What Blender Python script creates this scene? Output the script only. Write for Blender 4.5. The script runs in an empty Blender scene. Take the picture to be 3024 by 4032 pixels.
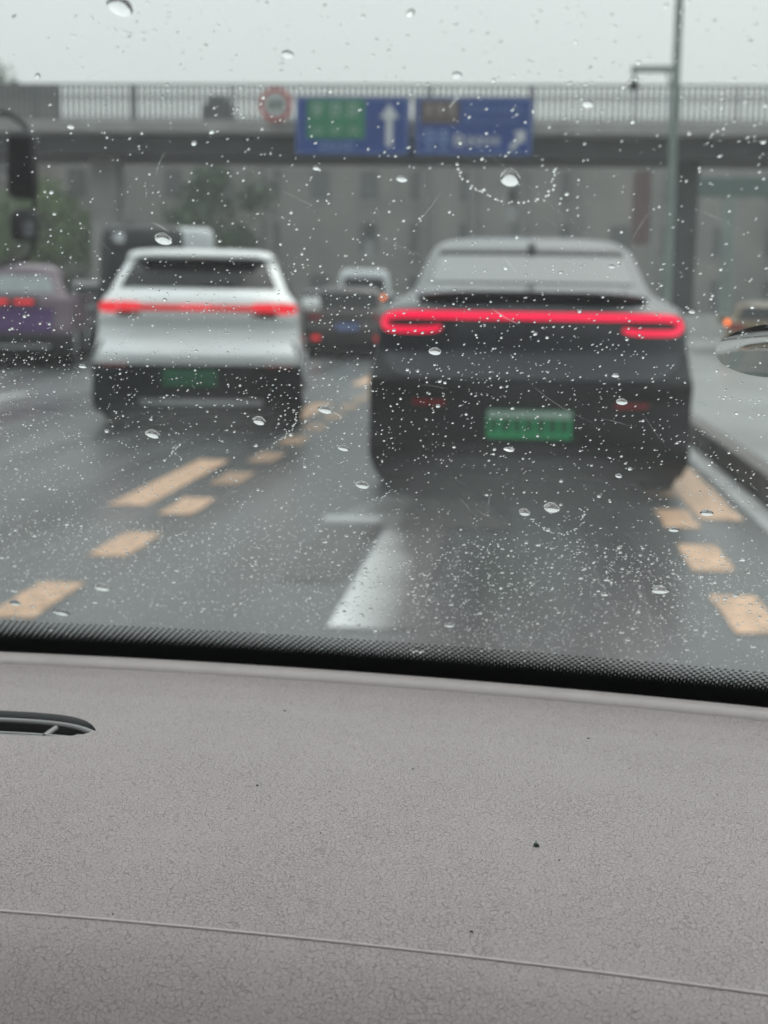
import bpy, bmesh, math, random
from mathutils import Matrix, Vector
R = math.radians
random.seed(7)
scene = bpy.context.scene

# ------------------------------------------------------------------ camera
CAM_Z = 1.2
cd = bpy.data.cameras.new('camera')
cam = bpy.data.objects.new('camera', cd)
scene.collection.objects.link(cam)
cam.matrix_world = (Matrix.Translation((0, 0, CAM_Z)) @ Matrix.Rotation(R(5.217), 4, 'Z')
                    @ Matrix.Rotation(R(90 - 8.497), 4, 'X') @ Matrix.Rotation(R(0.9), 4, 'Z'))
cd.sensor_fit = 'HORIZONTAL'
cd.sensor_width = 27.0
cd.lens = 27.0 * 1.85
cd.clip_start = 0.02
cd.clip_end = 1500
cd.dof.use_dof = True
cd.dof.focus_distance = 0.44
cd.dof.aperture_fstop = 17.5
scene.camera = cam

# ------------------------------------------------------------------ sky and sun
SUN_ELEV, SUN_ROT = R(52), R(25)
world = bpy.data.worlds.new('World')
scene.world = world
world.use_nodes = True
wn, wl = world.node_tree.nodes, world.node_tree.links
bg = wn['Background']
sky = wn.new('ShaderNodeTexSky')
sky.sky_type = 'NISHITA'
sky.sun_disc = False
sky.sun_elevation = SUN_ELEV
sky.sun_rotation = SUN_ROT
sky.dust_density = 6.0
sky.air_density = 2.0
mixw = wn.new('ShaderNodeMix')
mixw.data_type = 'RGBA'
mixw.inputs[0].default_value = 0.94                       # unbroken cloud hides nearly all of the clear sky
wl.new(sky.outputs[0], mixw.inputs[6])
# overcast cloud deck: brighter overhead than at the horizon
geo = wn.new('ShaderNodeTexCoord')
sep = wn.new('ShaderNodeSeparateXYZ')
wl.new(geo.outputs['Generated'], sep.inputs[0])
cr = wn.new('ShaderNodeMapRange')
cr.inputs['From Min'].default_value = 0.0
cr.inputs['From Max'].default_value = 1.0
cr.inputs['To Min'].default_value = 6.3
cr.inputs['To Max'].default_value = 13.5
wl.new(sep.outputs[2], cr.inputs['Value'])
ns = wn.new('ShaderNodeTexNoise')
ns.inputs['Scale'].default_value = 1.3
ns.inputs['Detail'].default_value = 3
wl.new(geo.outputs['Generated'], ns.inputs['Vector'])
nm = wn.new('ShaderNodeMapRange')
nm.inputs['To Min'].default_value = 0.92
nm.inputs['To Max'].default_value = 1.06
wl.new(ns.outputs[0], nm.inputs['Value'])
mul = wn.new('ShaderNodeMath'); mul.operation = 'MULTIPLY'
wl.new(cr.outputs[0], mul.inputs[0]); wl.new(nm.outputs[0], mul.inputs[1])
sc_ = wn.new('ShaderNodeVectorMath'); sc_.operation = 'SCALE'
sc_.inputs[0].default_value = (0.945, 1.0, 0.998)
wl.new(mul.outputs[0], sc_.inputs['Scale'])
wl.new(sc_.outputs[0], mixw.inputs[7])
wl.new(mixw.outputs[2], bg.inputs[0])
bg.inputs[1].default_value = 0.115

sl = bpy.data.lights.new('sun', 'SUN')
sl.energy = 0.6
sl.angle = R(40)
sl.color = (1.0, 0.98, 0.95)
sun = bpy.data.objects.new('sun', sl)
scene.collection.objects.link(sun)
# sky rotation is measured clockwise from +Y
sd = Vector((math.sin(SUN_ROT) * math.cos(SUN_ELEV), math.cos(SUN_ROT) * math.cos(SUN_ELEV), math.sin(SUN_ELEV)))
sun.rotation_euler = sd.to_track_quat('Z', 'Y').to_euler()

vs = scene.view_settings
vs.view_transform = 'Standard'
vs.look = 'None'
vs.exposure = 0.0
vs.gamma = 1.0
vs.use_curve_mapping = False
cy = scene.cycles
cy.max_bounces = 10
cy.transparent_max_bounces = 32
cy.transmission_bounces = 10
cy.caustics_reflective = False
cy.caustics_refractive = False
cy.sample_clamp_indirect = 6.0
cy.use_denoising = True

# ------------------------------------------------------------------ materials
MATS = {}


def mat(name, color=(0.5, 0.5, 0.5), rough=0.5, metal=0.0, spec=0.5, coat=0.0, noise=0.0, nscale=8.0, bump=0.0, bscale=60.0,
        emit=None, estr=0.0):
    if name in MATS:
        return MATS[name]
    m = bpy.data.materials.new(name)
    m.use_nodes = True
    nt = m.node_tree
    b = nt.nodes['Principled BSDF']
    b.inputs['Base Color'].default_value = (*color, 1)
    b.inputs['Roughness'].default_value = rough
    b.inputs['Metallic'].default_value = metal
    b.inputs['Specular IOR Level'].default_value = spec
    b.inputs['Coat Weight'].default_value = coat
    b.inputs['Coat Roughness'].default_value = 0.06
    tc = nt.nodes.new('ShaderNodeTexCoord')
    if noise:
        n = nt.nodes.new('ShaderNodeTexNoise')
        n.inputs['Scale'].default_value = nscale
        n.inputs['Detail'].default_value = 5
        nt.links.new(tc.outputs['Object'], n.inputs['Vector'])
        mr = nt.nodes.new('ShaderNodeMapRange')
        mr.inputs['From Min'].default_value = 0.25
        mr.inputs['From Max'].default_value = 0.75
        mr.inputs['To Min'].default_value = 1 - noise
        mr.inputs['To Max'].default_value = 1 + noise
        nt.links.new(n.outputs[0], mr.inputs['Value'])
        v = nt.nodes.new('ShaderNodeVectorMath'); v.operation = 'SCALE'
        v.inputs[0].default_value = color
        nt.links.new(mr.outputs[0], v.inputs['Scale'])
        nt.links.new(v.outputs[0], b.inputs['Base Color'])
    if bump:
        n = nt.nodes.new('ShaderNodeTexNoise')
        n.inputs['Scale'].default_value = bscale
        nt.links.new(tc.outputs['Object'], n.inputs['Vector'])
        bp = nt.nodes.new('ShaderNodeBump')
        bp.inputs['Strength'].default_value = bump
        bp.inputs['Distance'].default_value = 0.02
        nt.links.new(n.outputs[0], bp.inputs['Height'])
        nt.links.new(bp.outputs[0], b.inputs['Normal'])
    if emit:
        b.inputs['Emission Color'].default_value = (*emit, 1)
        b.inputs['Emission Strength'].default_value = estr
    MATS[name] = m
    return m


def asphalt():
    m = mat('wet_asphalt', (0.05, 0.052, 0.054))
    nt = m.node_tree; b = nt.nodes['Principled BSDF']
    tc = nt.nodes.new('ShaderNodeTexCoord')
    n1 = nt.nodes.new('ShaderNodeTexNoise'); n1.inputs['Scale'].default_value = 0.55; n1.inputs['Detail'].default_value = 4
    mp = nt.nodes.new('ShaderNodeMapping'); mp.inputs['Scale'].default_value = (2.0, 0.16, 1)
    nt.links.new(tc.outputs['Object'], mp.inputs['Vector'])
    nt.links.new(mp.outputs[0], n1.inputs['Vector'])
    r = nt.nodes.new('ShaderNodeMapRange')
    r.inputs['From Min'].default_value = 0.3; r.inputs['From Max'].default_value = 0.7
    r.inputs['To Min'].default_value = 0.16; r.inputs['To Max'].default_value = 0.42
    nt.links.new(n1.outputs[0], r.inputs['Value']); nt.links.new(r.outputs[0], b.inputs['Roughness'])
    n2 = nt.nodes.new('ShaderNodeTexNoise'); n2.inputs['Scale'].default_value = 1.1; n2.inputs['Detail'].default_value = 8
    nt.links.new(mp.outputs[0], n2.inputs['Vector'])
    cr = nt.nodes.new('ShaderNodeMapRange')
    cr.inputs['From Min'].default_value = 0.3; cr.inputs['From Max'].default_value = 0.7
    cr.inputs['To Min'].default_value = 0.065; cr.inputs['To Max'].default_value = 0.155
    nt.links.new(n2.outputs[0], cr.inputs['Value'])
    v = nt.nodes.new('ShaderNodeVectorMath'); v.operation = 'SCALE'; v.inputs[0].default_value = (0.95, 1.0, 1.02)
    nt.links.new(cr.outputs[0], v.inputs['Scale']); nt.links.new(v.outputs[0], b.inputs['Base Color'])
    n3 = nt.nodes.new('ShaderNodeTexNoise'); n3.inputs['Scale'].default_value = 90; n3.inputs['Detail'].default_value = 3
    nt.links.new(tc.outputs['Object'], n3.inputs['Vector'])
    bp = nt.nodes.new('ShaderNodeBump'); bp.inputs['Strength'].default_value = 0.12; bp.inputs['Distance'].default_value = 0.004
    nt.links.new(n3.outputs[0], bp.inputs['Height']); nt.links.new(bp.outputs[0], b.inputs['Normal'])
    b.inputs['Specular IOR Level'].default_value = 0.5
    return m


def leather():
    m = mat('dashboard_leather', (0.4, 0.395, 0.39), 0.55)
    nt = m.node_tree; b = nt.nodes['Principled BSDF']
    tc = nt.nodes.new('ShaderNodeTexCoord')
    wob = nt.nodes.new('ShaderNodeTexNoise'); wob.inputs['Scale'].default_value = 210; wob.inputs['Detail'].default_value = 5
    nt.links.new(tc.outputs['Object'], wob.inputs['Vector'])
    wv = nt.nodes.new('ShaderNodeVectorMath'); wv.operation = 'MULTIPLY_ADD'
    wv.inputs[1].default_value = (0.0042, 0.0042, 0.0042)
    nt.links.new(wob.outputs['Color'], wv.inputs[0]); nt.links.new(tc.outputs['Object'], wv.inputs[2])
    mp = nt.nodes.new('ShaderNodeMapping'); mp.inputs['Scale'].default_value = (0.85, 1.0, 0.6)
    nt.links.new(wv.outputs[0], mp.inputs['Vector'])
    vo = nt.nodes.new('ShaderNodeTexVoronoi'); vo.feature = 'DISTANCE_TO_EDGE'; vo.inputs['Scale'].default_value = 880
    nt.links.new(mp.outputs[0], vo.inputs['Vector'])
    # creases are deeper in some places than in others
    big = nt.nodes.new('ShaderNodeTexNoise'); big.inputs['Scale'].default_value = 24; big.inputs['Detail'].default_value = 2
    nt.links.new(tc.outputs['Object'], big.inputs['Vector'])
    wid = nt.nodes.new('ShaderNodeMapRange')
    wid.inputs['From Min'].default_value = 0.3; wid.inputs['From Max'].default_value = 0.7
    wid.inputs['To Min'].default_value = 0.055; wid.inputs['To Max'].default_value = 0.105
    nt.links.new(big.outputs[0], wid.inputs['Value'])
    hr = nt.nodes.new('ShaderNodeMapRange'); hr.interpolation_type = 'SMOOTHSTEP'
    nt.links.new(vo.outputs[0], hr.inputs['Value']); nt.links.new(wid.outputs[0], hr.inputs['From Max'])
    fine = nt.nodes.new('ShaderNodeTexNoise'); fine.inputs['Scale'].default_value = 1900; fine.inputs['Detail'].default_value = 2
    nt.links.new(tc.outputs['Object'], fine.inputs['Vector'])
    add = nt.nodes.new('ShaderNodeMath'); add.operation = 'MULTIPLY_ADD'; add.inputs[1].default_value = 0.35
    nt.links.new(fine.outputs[0], add.inputs[0]); nt.links.new(hr.outputs[0], add.inputs[2])
    bp = nt.nodes.new('ShaderNodeBump'); bp.inputs['Strength'].default_value = 0.6; bp.inputs['Distance'].default_value = 0.0004
    nt.links.new(add.outputs[0], bp.inputs['Height']); nt.links.new(bp.outputs[0], b.inputs['Normal'])
    # a darker crease colour stands in for shade between the pebbles
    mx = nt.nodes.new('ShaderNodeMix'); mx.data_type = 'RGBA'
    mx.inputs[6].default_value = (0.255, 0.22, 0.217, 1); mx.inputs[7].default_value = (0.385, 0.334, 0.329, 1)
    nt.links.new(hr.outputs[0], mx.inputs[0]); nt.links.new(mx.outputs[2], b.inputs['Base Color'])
    return m


def windshield_glass():
    m = bpy.data.materials.new('windshield_glass'); m.use_nodes = True
    nt = m.node_tree; nt.nodes.clear()
    out = nt.nodes.new('ShaderNodeOutputMaterial')
    tr = nt.nodes.new('ShaderNodeBsdfTransparent'); tr.inputs[0].default_value = (0.955, 0.975, 0.97, 1)
    gl = nt.nodes.new('ShaderNodeBsdfGlossy'); gl.inputs['Roughness'].default_value = 0.0
    # reflectance by angle, the same from both sides of the thin pane
    gm = nt.nodes.new('ShaderNodeNewGeometry')
    dt = nt.nodes.new('ShaderNodeVectorMath'); dt.operation = 'DOT_PRODUCT'
    nt.links.new(gm.outputs['Normal'], dt.inputs[0]); nt.links.new(gm.outputs['Incoming'], dt.inputs[1])
    ab = nt.nodes.new('ShaderNodeMath'); ab.operation = 'ABSOLUTE'; nt.links.new(dt.outputs['Value'], ab.inputs[0])
    om = nt.nodes.new('ShaderNodeMath'); om.operation = 'SUBTRACT'; om.inputs[0].default_value = 1.0; nt.links.new(ab.outputs[0], om.inputs[1])
    pw = nt.nodes.new('ShaderNodeMath'); pw.operation = 'POWER'; pw.inputs[1].default_value = 5.0; nt.links.new(om.outputs[0], pw.inputs[0])
    fr = nt.nodes.new('ShaderNodeMath'); fr.operation = 'MULTIPLY_ADD'; fr.inputs[1].default_value = 0.3; fr.inputs[2].default_value = 0.008
    nt.links.new(pw.outputs[0], fr.inputs[0])
    m1 = nt.nodes.new('ShaderNodeMixShader')
    nt.links.new(fr.outputs[0], m1.inputs[0]); nt.links.new(tr.outputs[0], m1.inputs[1]); nt.links.new(gl.outputs[0], m1.inputs[2])
    # thin film of road grime, wiped into streaks
    tc = nt.nodes.new('ShaderNodeTexCoord')
    n = nt.nodes.new('ShaderNodeTexNoise'); n.inputs['Scale'].default_value = 22; n.inputs['Detail'].default_value = 6
    mp = nt.nodes.new('ShaderNodeMapping'); mp.inputs['Rotation'].default_value = (0, 0, R(35)); mp.inputs['Scale'].default_value = (1, 3, 1)
    nt.links.new(tc.outputs['Object'], mp.inputs['Vector']); nt.links.new(mp.outputs[0], n.inputs['Vector'])
    mr = nt.nodes.new('ShaderNodeMapRange')
    mr.inputs['From Min'].default_value = 0.3; mr.inputs['From Max'].default_value = 0.75
    mr.inputs['To Min'].default_value = 0.002; mr.inputs['To Max'].default_value = 0.011
    nt.links.new(n.outputs[0], mr.inputs['Value'])
    tl = nt.nodes.new('ShaderNodeBsdfTranslucent'); tl.inputs[0].default_value = (0.8, 0.82, 0.82, 1)
    m2 = nt.nodes.new('ShaderNodeMixShader')
    nt.links.new(mr.outputs[0], m2.inputs[0]); nt.links.new(m1.outputs[0], m2.inputs[1]); nt.links.new(tl.outputs[0], m2.inputs[2])
    nt.links.new(m2.outputs[0], out.inputs[0])
    return m


def water_mat(ior=1.58):
    m = bpy.data.materials.new('rain_water'); m.use_nodes = True
    nt = m.node_tree; nt.nodes.clear()
    out = nt.nodes.new('ShaderNodeOutputMaterial')
    g = nt.nodes.new('ShaderNodeBsdfGlass'); g.inputs['IOR'].default_value = ior; g.inputs['Roughness'].default_value = 0.0
    nt.links.new(g.outputs[0], out.inputs[0])
    return m


def smear_mat():
    m = bpy.data.materials.new('dried_smear'); m.use_nodes = True
    nt = m.node_tree; nt.nodes.clear()
    out = nt.nodes.new('ShaderNodeOutputMaterial')
    t = nt.nodes.new('ShaderNodeBsdfTransparent')
    d = nt.nodes.new('ShaderNodeBsdfTranslucent'); d.inputs[0].default_value = (0.85, 0.86, 0.85, 1)
    n = nt.nodes.new('ShaderNodeTexNoise'); n.inputs['Scale'].default_value = 400
    tc = nt.nodes.new('ShaderNodeTexCoord'); nt.links.new(tc.outputs['Object'], n.inputs['Vector'])
    mr = nt.nodes.new('ShaderNodeMapRange'); mr.inputs['To Min'].default_value = 0.0; mr.inputs['To Max'].default_value = 0.4
    nt.links.new(n.outputs[0], mr.inputs['Value'])
    mx = nt.nodes.new('ShaderNodeMixShader')
    nt.links.new(mr.outputs[0], mx.inputs[0]); nt.links.new(t.outputs[0], mx.inputs[1]); nt.links.new(d.outputs[0], mx.inputs[2])
    nt.links.new(mx.outputs[0], out.inputs[0])
    return m


M_ROAD = asphalt()
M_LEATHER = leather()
M_WS = windshield_glass()
M_WATER = water_mat()
M_WATERF = water_mat(1.333)
M_SMEAR = smear_mat()
M_CONC = mat('concrete', (0.30, 0.295, 0.285), 0.75, noise=0.25, nscale=1.5, bump=0.2)
M_CONC_D = mat('concrete_weathered', (0.17, 0.168, 0.165), 0.8, noise=0.3, nscale=0.8, bump=0.2)
M_KERB = mat('kerb_stone', (0.12, 0.11, 0.105), 0.55, noise=0.25, nscale=4, bump=0.3)
M_PAVE = mat('wet_paving', (0.3, 0.305, 0.3), 0.3, noise=0.3, nscale=0.9, bump=0.2, bscale=12)
M_PEACH = mat('faded_orange_paint', (0.62, 0.40, 0.265), 0.5, noise=0.45, nscale=12, bump=0.2)
M_PEACH_DULL = mat('dull_orange_paint', (0.36, 0.235, 0.155), 0.5, noise=0.5, nscale=9, bump=0.2)  # duller orange for the farther dashes on the left
M_WPAINT = mat('worn_white_paint', (0.42, 0.43, 0.43), 0.5, noise=0.3, nscale=3, bump=0.2)
M_BLACKPL = mat('black_plastic', (0.011, 0.012, 0.013), 0.55, noise=0.2, nscale=5)
M_RUBBER = mat('tyre_rubber', (0.02, 0.02, 0.02), 0.85, noise=0.2)
M_RIM = mat('wheel_alloy', (0.35, 0.36, 0.37), 0.35, 0.9, noise=0.1)
M_GLASSD = mat('dark_car_glass', (0.010, 0.011, 0.012), 0.08, spec=0.22, noise=0.1)
M_CHROME = mat('satin_trim', (0.45, 0.46, 0.47), 0.35, 0.8, noise=0.1)
M_RAIL = mat('railing_paint', (0.11, 0.115, 0.12), 0.5, noise=0.15, nscale=3)
M_STEEL = mat('galvanised_steel', (0.2, 0.24, 0.225), 0.55, 0.3, noise=0.2, nscale=2)
M_BLUE = mat('sign_blue', (0.001, 0.034, 0.21), 0.75, noise=0.15, nscale=2)
M_GREEN = mat('sign_green', (0.006, 0.17, 0.075), 0.6, noise=0.15, nscale=2)
M_BROWN = mat('sign_brown', (0.085, 0.055, 0.045), 0.4, noise=0.15, nscale=2)
M_SIGNW = mat('sign_white', (0.55, 0.57, 0.58), 0.5, noise=0.15, nscale=3)
M_SIGNP = mat('sign_pale_blue', (0.18, 0.27, 0.48), 0.5, noise=0.15, nscale=3)
M_SIGNR = mat('sign_red', (0.42, 0.03, 0.02), 0.5, noise=0.15, nscale=3)
M_PLATEG = mat('plate_green', (0.03, 0.33, 0.13), 0.4, noise=0.15, nscale=10)
M_PLATEW = mat('plate_pale_green', (0.32, 0.42, 0.36), 0.4, noise=0.1, nscale=10)
M_PLATEB = mat('plate_blue', (0.03, 0.09, 0.35), 0.4, noise=0.1, nscale=10)
M_INK = mat('plate_ink', (0.02, 0.05, 0.03), 0.5, noise=0.1)
M_LIGHTP = mat('tail_light_lit', (0.3, 0.0, 0.01), 0.3, noise=0.1, emit=(1.0, 0.006, 0.07), estr=1.2)
M_LIGHTR = mat('tail_light_red', (0.4, 0.01, 0.01), 0.25, noise=0.1, emit=(1.0, 0.03, 0.05), estr=0.8)
M_LIGHTD = mat('tail_light_dim', (0.3, 0.01, 0.012), 0.25, noise=0.1, emit=(1.0, 0.025, 0.03), estr=0.55)
M_REFL = mat('red_reflector', (0.22, 0.008, 0.012), 0.3, noise=0.1)
M_AMBER = mat('amber_lamp', (0.5, 0.12, 0.01), 0.3, noise=0.05, emit=(1.0, 0.18, 0.015), estr=3.0)
M_TRUNK = mat('bark', (0.07, 0.06, 0.05), 0.9, noise=0.3, nscale=9)
M_LEAF = mat('leaf', (0.1, 0.15, 0.045), 0.6, noise=0.5, nscale=0.9)
M_LEAFD = mat('leaf_dark', (0.045, 0.078, 0.032), 0.6, noise=0.5, nscale=0.9)
M_FRIT = mat('frit_black', (0.004, 0.004, 0.004), 0.6, noise=0.1)
M_LIP = mat('dashboard_lip_plastic', (0.51, 0.452, 0.445), 0.5, noise=0.06, nscale=120, bump=0.05, bscale=900)
M_CABIN = mat('cabin_cloth', (0.18, 0.175, 0.17), 0.9, noise=0.1, nscale=30)
M_VENTD = mat('vent_wall_shade', (0.03, 0.03, 0.031), 0.45, noise=0.1, nscale=60)  # near-black tone paints the recess shade onto the vent walls
M_VENT = mat('vent_plastic', (0.3, 0.295, 0.295), 0.4, noise=0.1, nscale=60)

# ------------------------------------------------------------------ helpers


def link(o, parent=None):
    scene.collection.objects.link(o)
    if parent:
        o.parent = parent
    return o


def tag(o, label=None, cat=None, group=None, kind=None):
    for k, v in (('label', label), ('category', cat), ('group', group), ('kind', kind)):
        if v:
            o[k] = v
    return o


def empty(name, loc, rz=0.0, label=None, cat=None, group=None, kind=None):
    o = bpy.data.objects.new(name, None)
    o.location = loc
    o.rotation_euler = (0, 0, rz)
    o.empty_display_size = 0.1
    link(o)
    return tag(o, label, cat, group, kind)


class MB:
    """collects shapes and links them as one mesh object"""

    def __init__(s):
        s.v, s.f = [], []

    def quad_grid(s, rows, close=False):
        n = len(rows[0]); b = len(s.v)
        for r in rows:
            s.v += [tuple(p) for p in r]
        for i in range(len(rows) - 1):
            for j in range(n if close else n - 1):
                k = (j + 1) % n
                s.f.append((b + i * n + j, b + i * n + k, b + (i + 1) * n + k, b + (i + 1) * n + j))
        return b

    def box(s, x0, x1, y0, y1, z0, z1, bev=0.0):
        b = len(s.v)
        if bev <= 0:
            s.v += [(x, y, z) for z in (z0, z1) for y in (y0, y1) for x in (x0, x1)]
            s.f += [tuple(b + i for i in q) for q in ((0, 2, 3, 1), (4, 5, 7, 6), (0, 1, 5, 4), (2, 6, 7, 3), (0, 4, 6, 2), (1, 3, 7, 5))]
        else:
            bm = bmesh.new()
            bmesh.ops.create_cube(bm, size=1)
            for v in bm.verts:
                v.co = ((x0 + x1) / 2 + v.co.x * (x1 - x0), (y0 + y1) / 2 + v.co.y * (y1 - y0), (z0 + z1) / 2 + v.co.z * (z1 - z0))
            bmesh.ops.bevel(bm, geom=bm.edges[:], offset=bev, segments=2, affect='EDGES', profile=0.5)
            bm.verts.index_update()
            s.v += [tuple(v.co) for v in bm.verts]
            s.f += [tuple(b + v.index for v in f.verts) for f in bm.faces]
            bm.free()
        return s

    def tube(s, pts, rad, n=10, cap=True):
        pts = [Vector(p) for p in pts]
        rads = rad if isinstance(rad, (list, tuple)) else [rad] * len(pts)
        rows = []
        for i, p in enumerate(pts):
            t = (pts[min(i + 1, len(pts) - 1)] - pts[max(i - 1, 0)]).normalized()
            a = Vector((0, 0, 1)) if abs(t.z) < 0.9 else Vector((1, 0, 0))
            u = t.cross(a).normalized(); w = t.cross(u)
            rows.append([p + (u * math.cos(2 * math.pi * k / n) + w * math.sin(2 * math.pi * k / n)) * rads[i] for k in range(n)])
        b = s.quad_grid(rows, True)
        if cap:
            s.f.append(tuple(b + k for k in reversed(range(n))))
            e = b + (len(rows) - 1) * n
            s.f.append(tuple(e + k for k in range(n)))
        return s

    def lathe_x(s, cx, cy_, cz, prof, n=28):
        """profile of (x offset, radius) turned about an axle along X"""
        rows = [[(cx + dx, cy_ + r * math.cos(2 * math.pi * k / n), cz + r * math.sin(2 * math.pi * k / n)) for k in range(n)] for dx, r in prof]
        b = s.quad_grid(rows, True)
        s.f.append(tuple(b + k for k in reversed(range(n))))
        e = b + (len(rows) - 1) * n
        s.f.append(tuple(e + k for k in range(n)))
        return s

    def build(s, name, m, parent=None, smooth=False, kind=None, bevel=0.0):
        me = bpy.data.meshes.new(name)
        me.from_pydata(s.v, [], s.f)
        me.validate()
        bm = bmesh.new(); bm.from_mesh(me)
        bmesh.ops.recalc_face_normals(bm, faces=bm.faces[:])
        bm.to_mesh(me); bm.free()
        me.materials.append(m)
        if smooth:
            for p in me.polygons:
                p.use_smooth = True
            try:
                me.set_sharp_from_angle(angle=R(smooth if smooth is not True else 40))
            except Exception:
                pass
        o = bpy.data.objects.new(name, me)
        link(o, parent)
        if kind:
            o['kind'] = kind
        return o


def pchip(xs, ys):
    n = len(xs)
    h = [xs[i + 1] - xs[i] for i in range(n - 1)]
    d = [(ys[i + 1] - ys[i]) / h[i] for i in range(n - 1)]
    m = [0.0] * n
    m[0], m[-1] = d[0], d[-1]
    for i in range(1, n - 1):
        if d[i - 1] * d[i] > 0:
            w1, w2 = 2 * h[i] + h[i - 1], h[i] + 2 * h[i - 1]
            m[i] = (w1 + w2) / (w1 / d[i - 1] + w2 / d[i])

    def f(x):
        x = min(max(x, xs[0]), xs[-1])
        i = 0
        while i < n - 2 and x > xs[i + 1]:
            i += 1
        t = (x - xs[i]) / h[i]
        return ((1 + 2 * t) * (1 - t) ** 2 * ys[i] + t * (1 - t) ** 2 * h[i] * m[i]
                + t * t * (3 - 2 * t) * ys[i + 1] + t * t * (t - 1) * h[i] * m[i + 1])
    return f


def glyph(mb, cx, cz, w, h, y, seed, t=0.012):
    """an unreadable character: a few strokes in a box, standing proud of a board that faces -Y"""
    rnd = random.Random(seed)
    st = h * 0.13
    for k in range(3):
        z = cz - h / 2 + h * (0.12 + 0.38 * k) + rnd.uniform(-.05, .05) * h
        a, b_ = sorted((rnd.uniform(-.5, -.2), rnd.uniform(.2, .5)))
        yy = y - 0.001 * k
        mb.box(cx + a * w, cx + b_ * w, yy - t, yy, z - st / 2, z + st / 2)
    for k in range(2):
        x = cx + (-0.28 + 0.5 * k + rnd.uniform(-.1, .1)) * w
        yy = y - 0.004 - 0.001 * k
        mb.box(x - st / 2, x + st / 2, yy - t, yy, cz - h * rnd.uniform(.3, .5), cz + h * rnd.uniform(.3, .5))


# ------------------------------------------------------------------ ground
def sheet(name, x0, x1, y0, y1, z, m, nx=1, ny=1, parent=None, kind='structure'):
    mb = MB()
    mb.quad_grid([[(x0 + (x1 - x0) * i / nx, y0 + (y1 - y0) * j / ny, z) for i in range(nx + 1)] for j in range(ny + 1)])
    return mb.build(name, m, parent, kind=kind)


ground = sheet('ground', -300, 300, -100, 500, -0.02, M_CONC_D)
road = sheet('road', -16, 1.53, -30, 300, 0.0, M_ROAD)

# kerb on the right, one stone after another, and the raised paving behind it
kerb = empty('kerb', (1.53, 0, 0), kind='structure')
ksm = None
for i in range(46):
    L = 0.98
    if ksm is None:
        mb = MB(); mb.box(0, 0.16, 0, L, 0, 0.18, 0.018)
        ko = mb.build('kerb_stone', M_KERB, kerb, smooth=30); ksm = ko.data
    else:
        ko = bpy.data.objects.new('kerb_stone', ksm); link(ko, kerb)
    ko.location = (random.uniform(-.004, .004), -6 + i * 1.0, random.uniform(-.004, .003))
pave = sheet('pavement', 1.695, 40, -30, 300, 0.165, M_PAVE)


def stripe(name, x0, x1, y0, y1, m, z=0.004, skew=0.0, wobble=0.006):
    mb = MB()
    n = max(3, int((y1 - y0) / 0.12))
    rows = []
    for j in range(n + 1):
        y = y0 + (y1 - y0) * j / n
        a, b_ = x0 + random.uniform(-wobble, wobble), x1 + random.uniform(-wobble, wobble)
        rows.append([(a, y, z), ((a + b_) / 2, y + random.uniform(-.01, .01) * (j in (0, n)), z), (b_, y, z)])
    mb.quad_grid(rows)
    return mb.build(name, m, road)


for i in range(16):                      # short speed-reducing dashes just inside both lane lines
    stripe('lane_dash', -1.965, -1.775, 5.05 + i * 1.31, 5.72 + i * 1.31, M_PEACH if i < 3 else M_PEACH_DULL)
    stripe('lane_dash', 0.83, 1.02, 5.22 + i * 1.25, 5.92 + i * 1.25, M_PEACH)
for i in range(5):                       # the longer lane line strokes
    stripe('lane_line', -2.33, -2.10, 7.95 + i * 6, 10.35 + i * 6, M_PEACH)
    stripe('lane_line', 1.05, 1.30, 8.05 + i * 6, 10.6 + i * 6, M_PEACH)
stripe('edge_line', 1.37, 1.515, -10, 60, M_WPAINT)
for i in range(4):
    stripe('lane_line', -6.05, -5.85, 10.5 + i * 9, 16.9 + i * 9, M_WPAINT)
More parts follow.
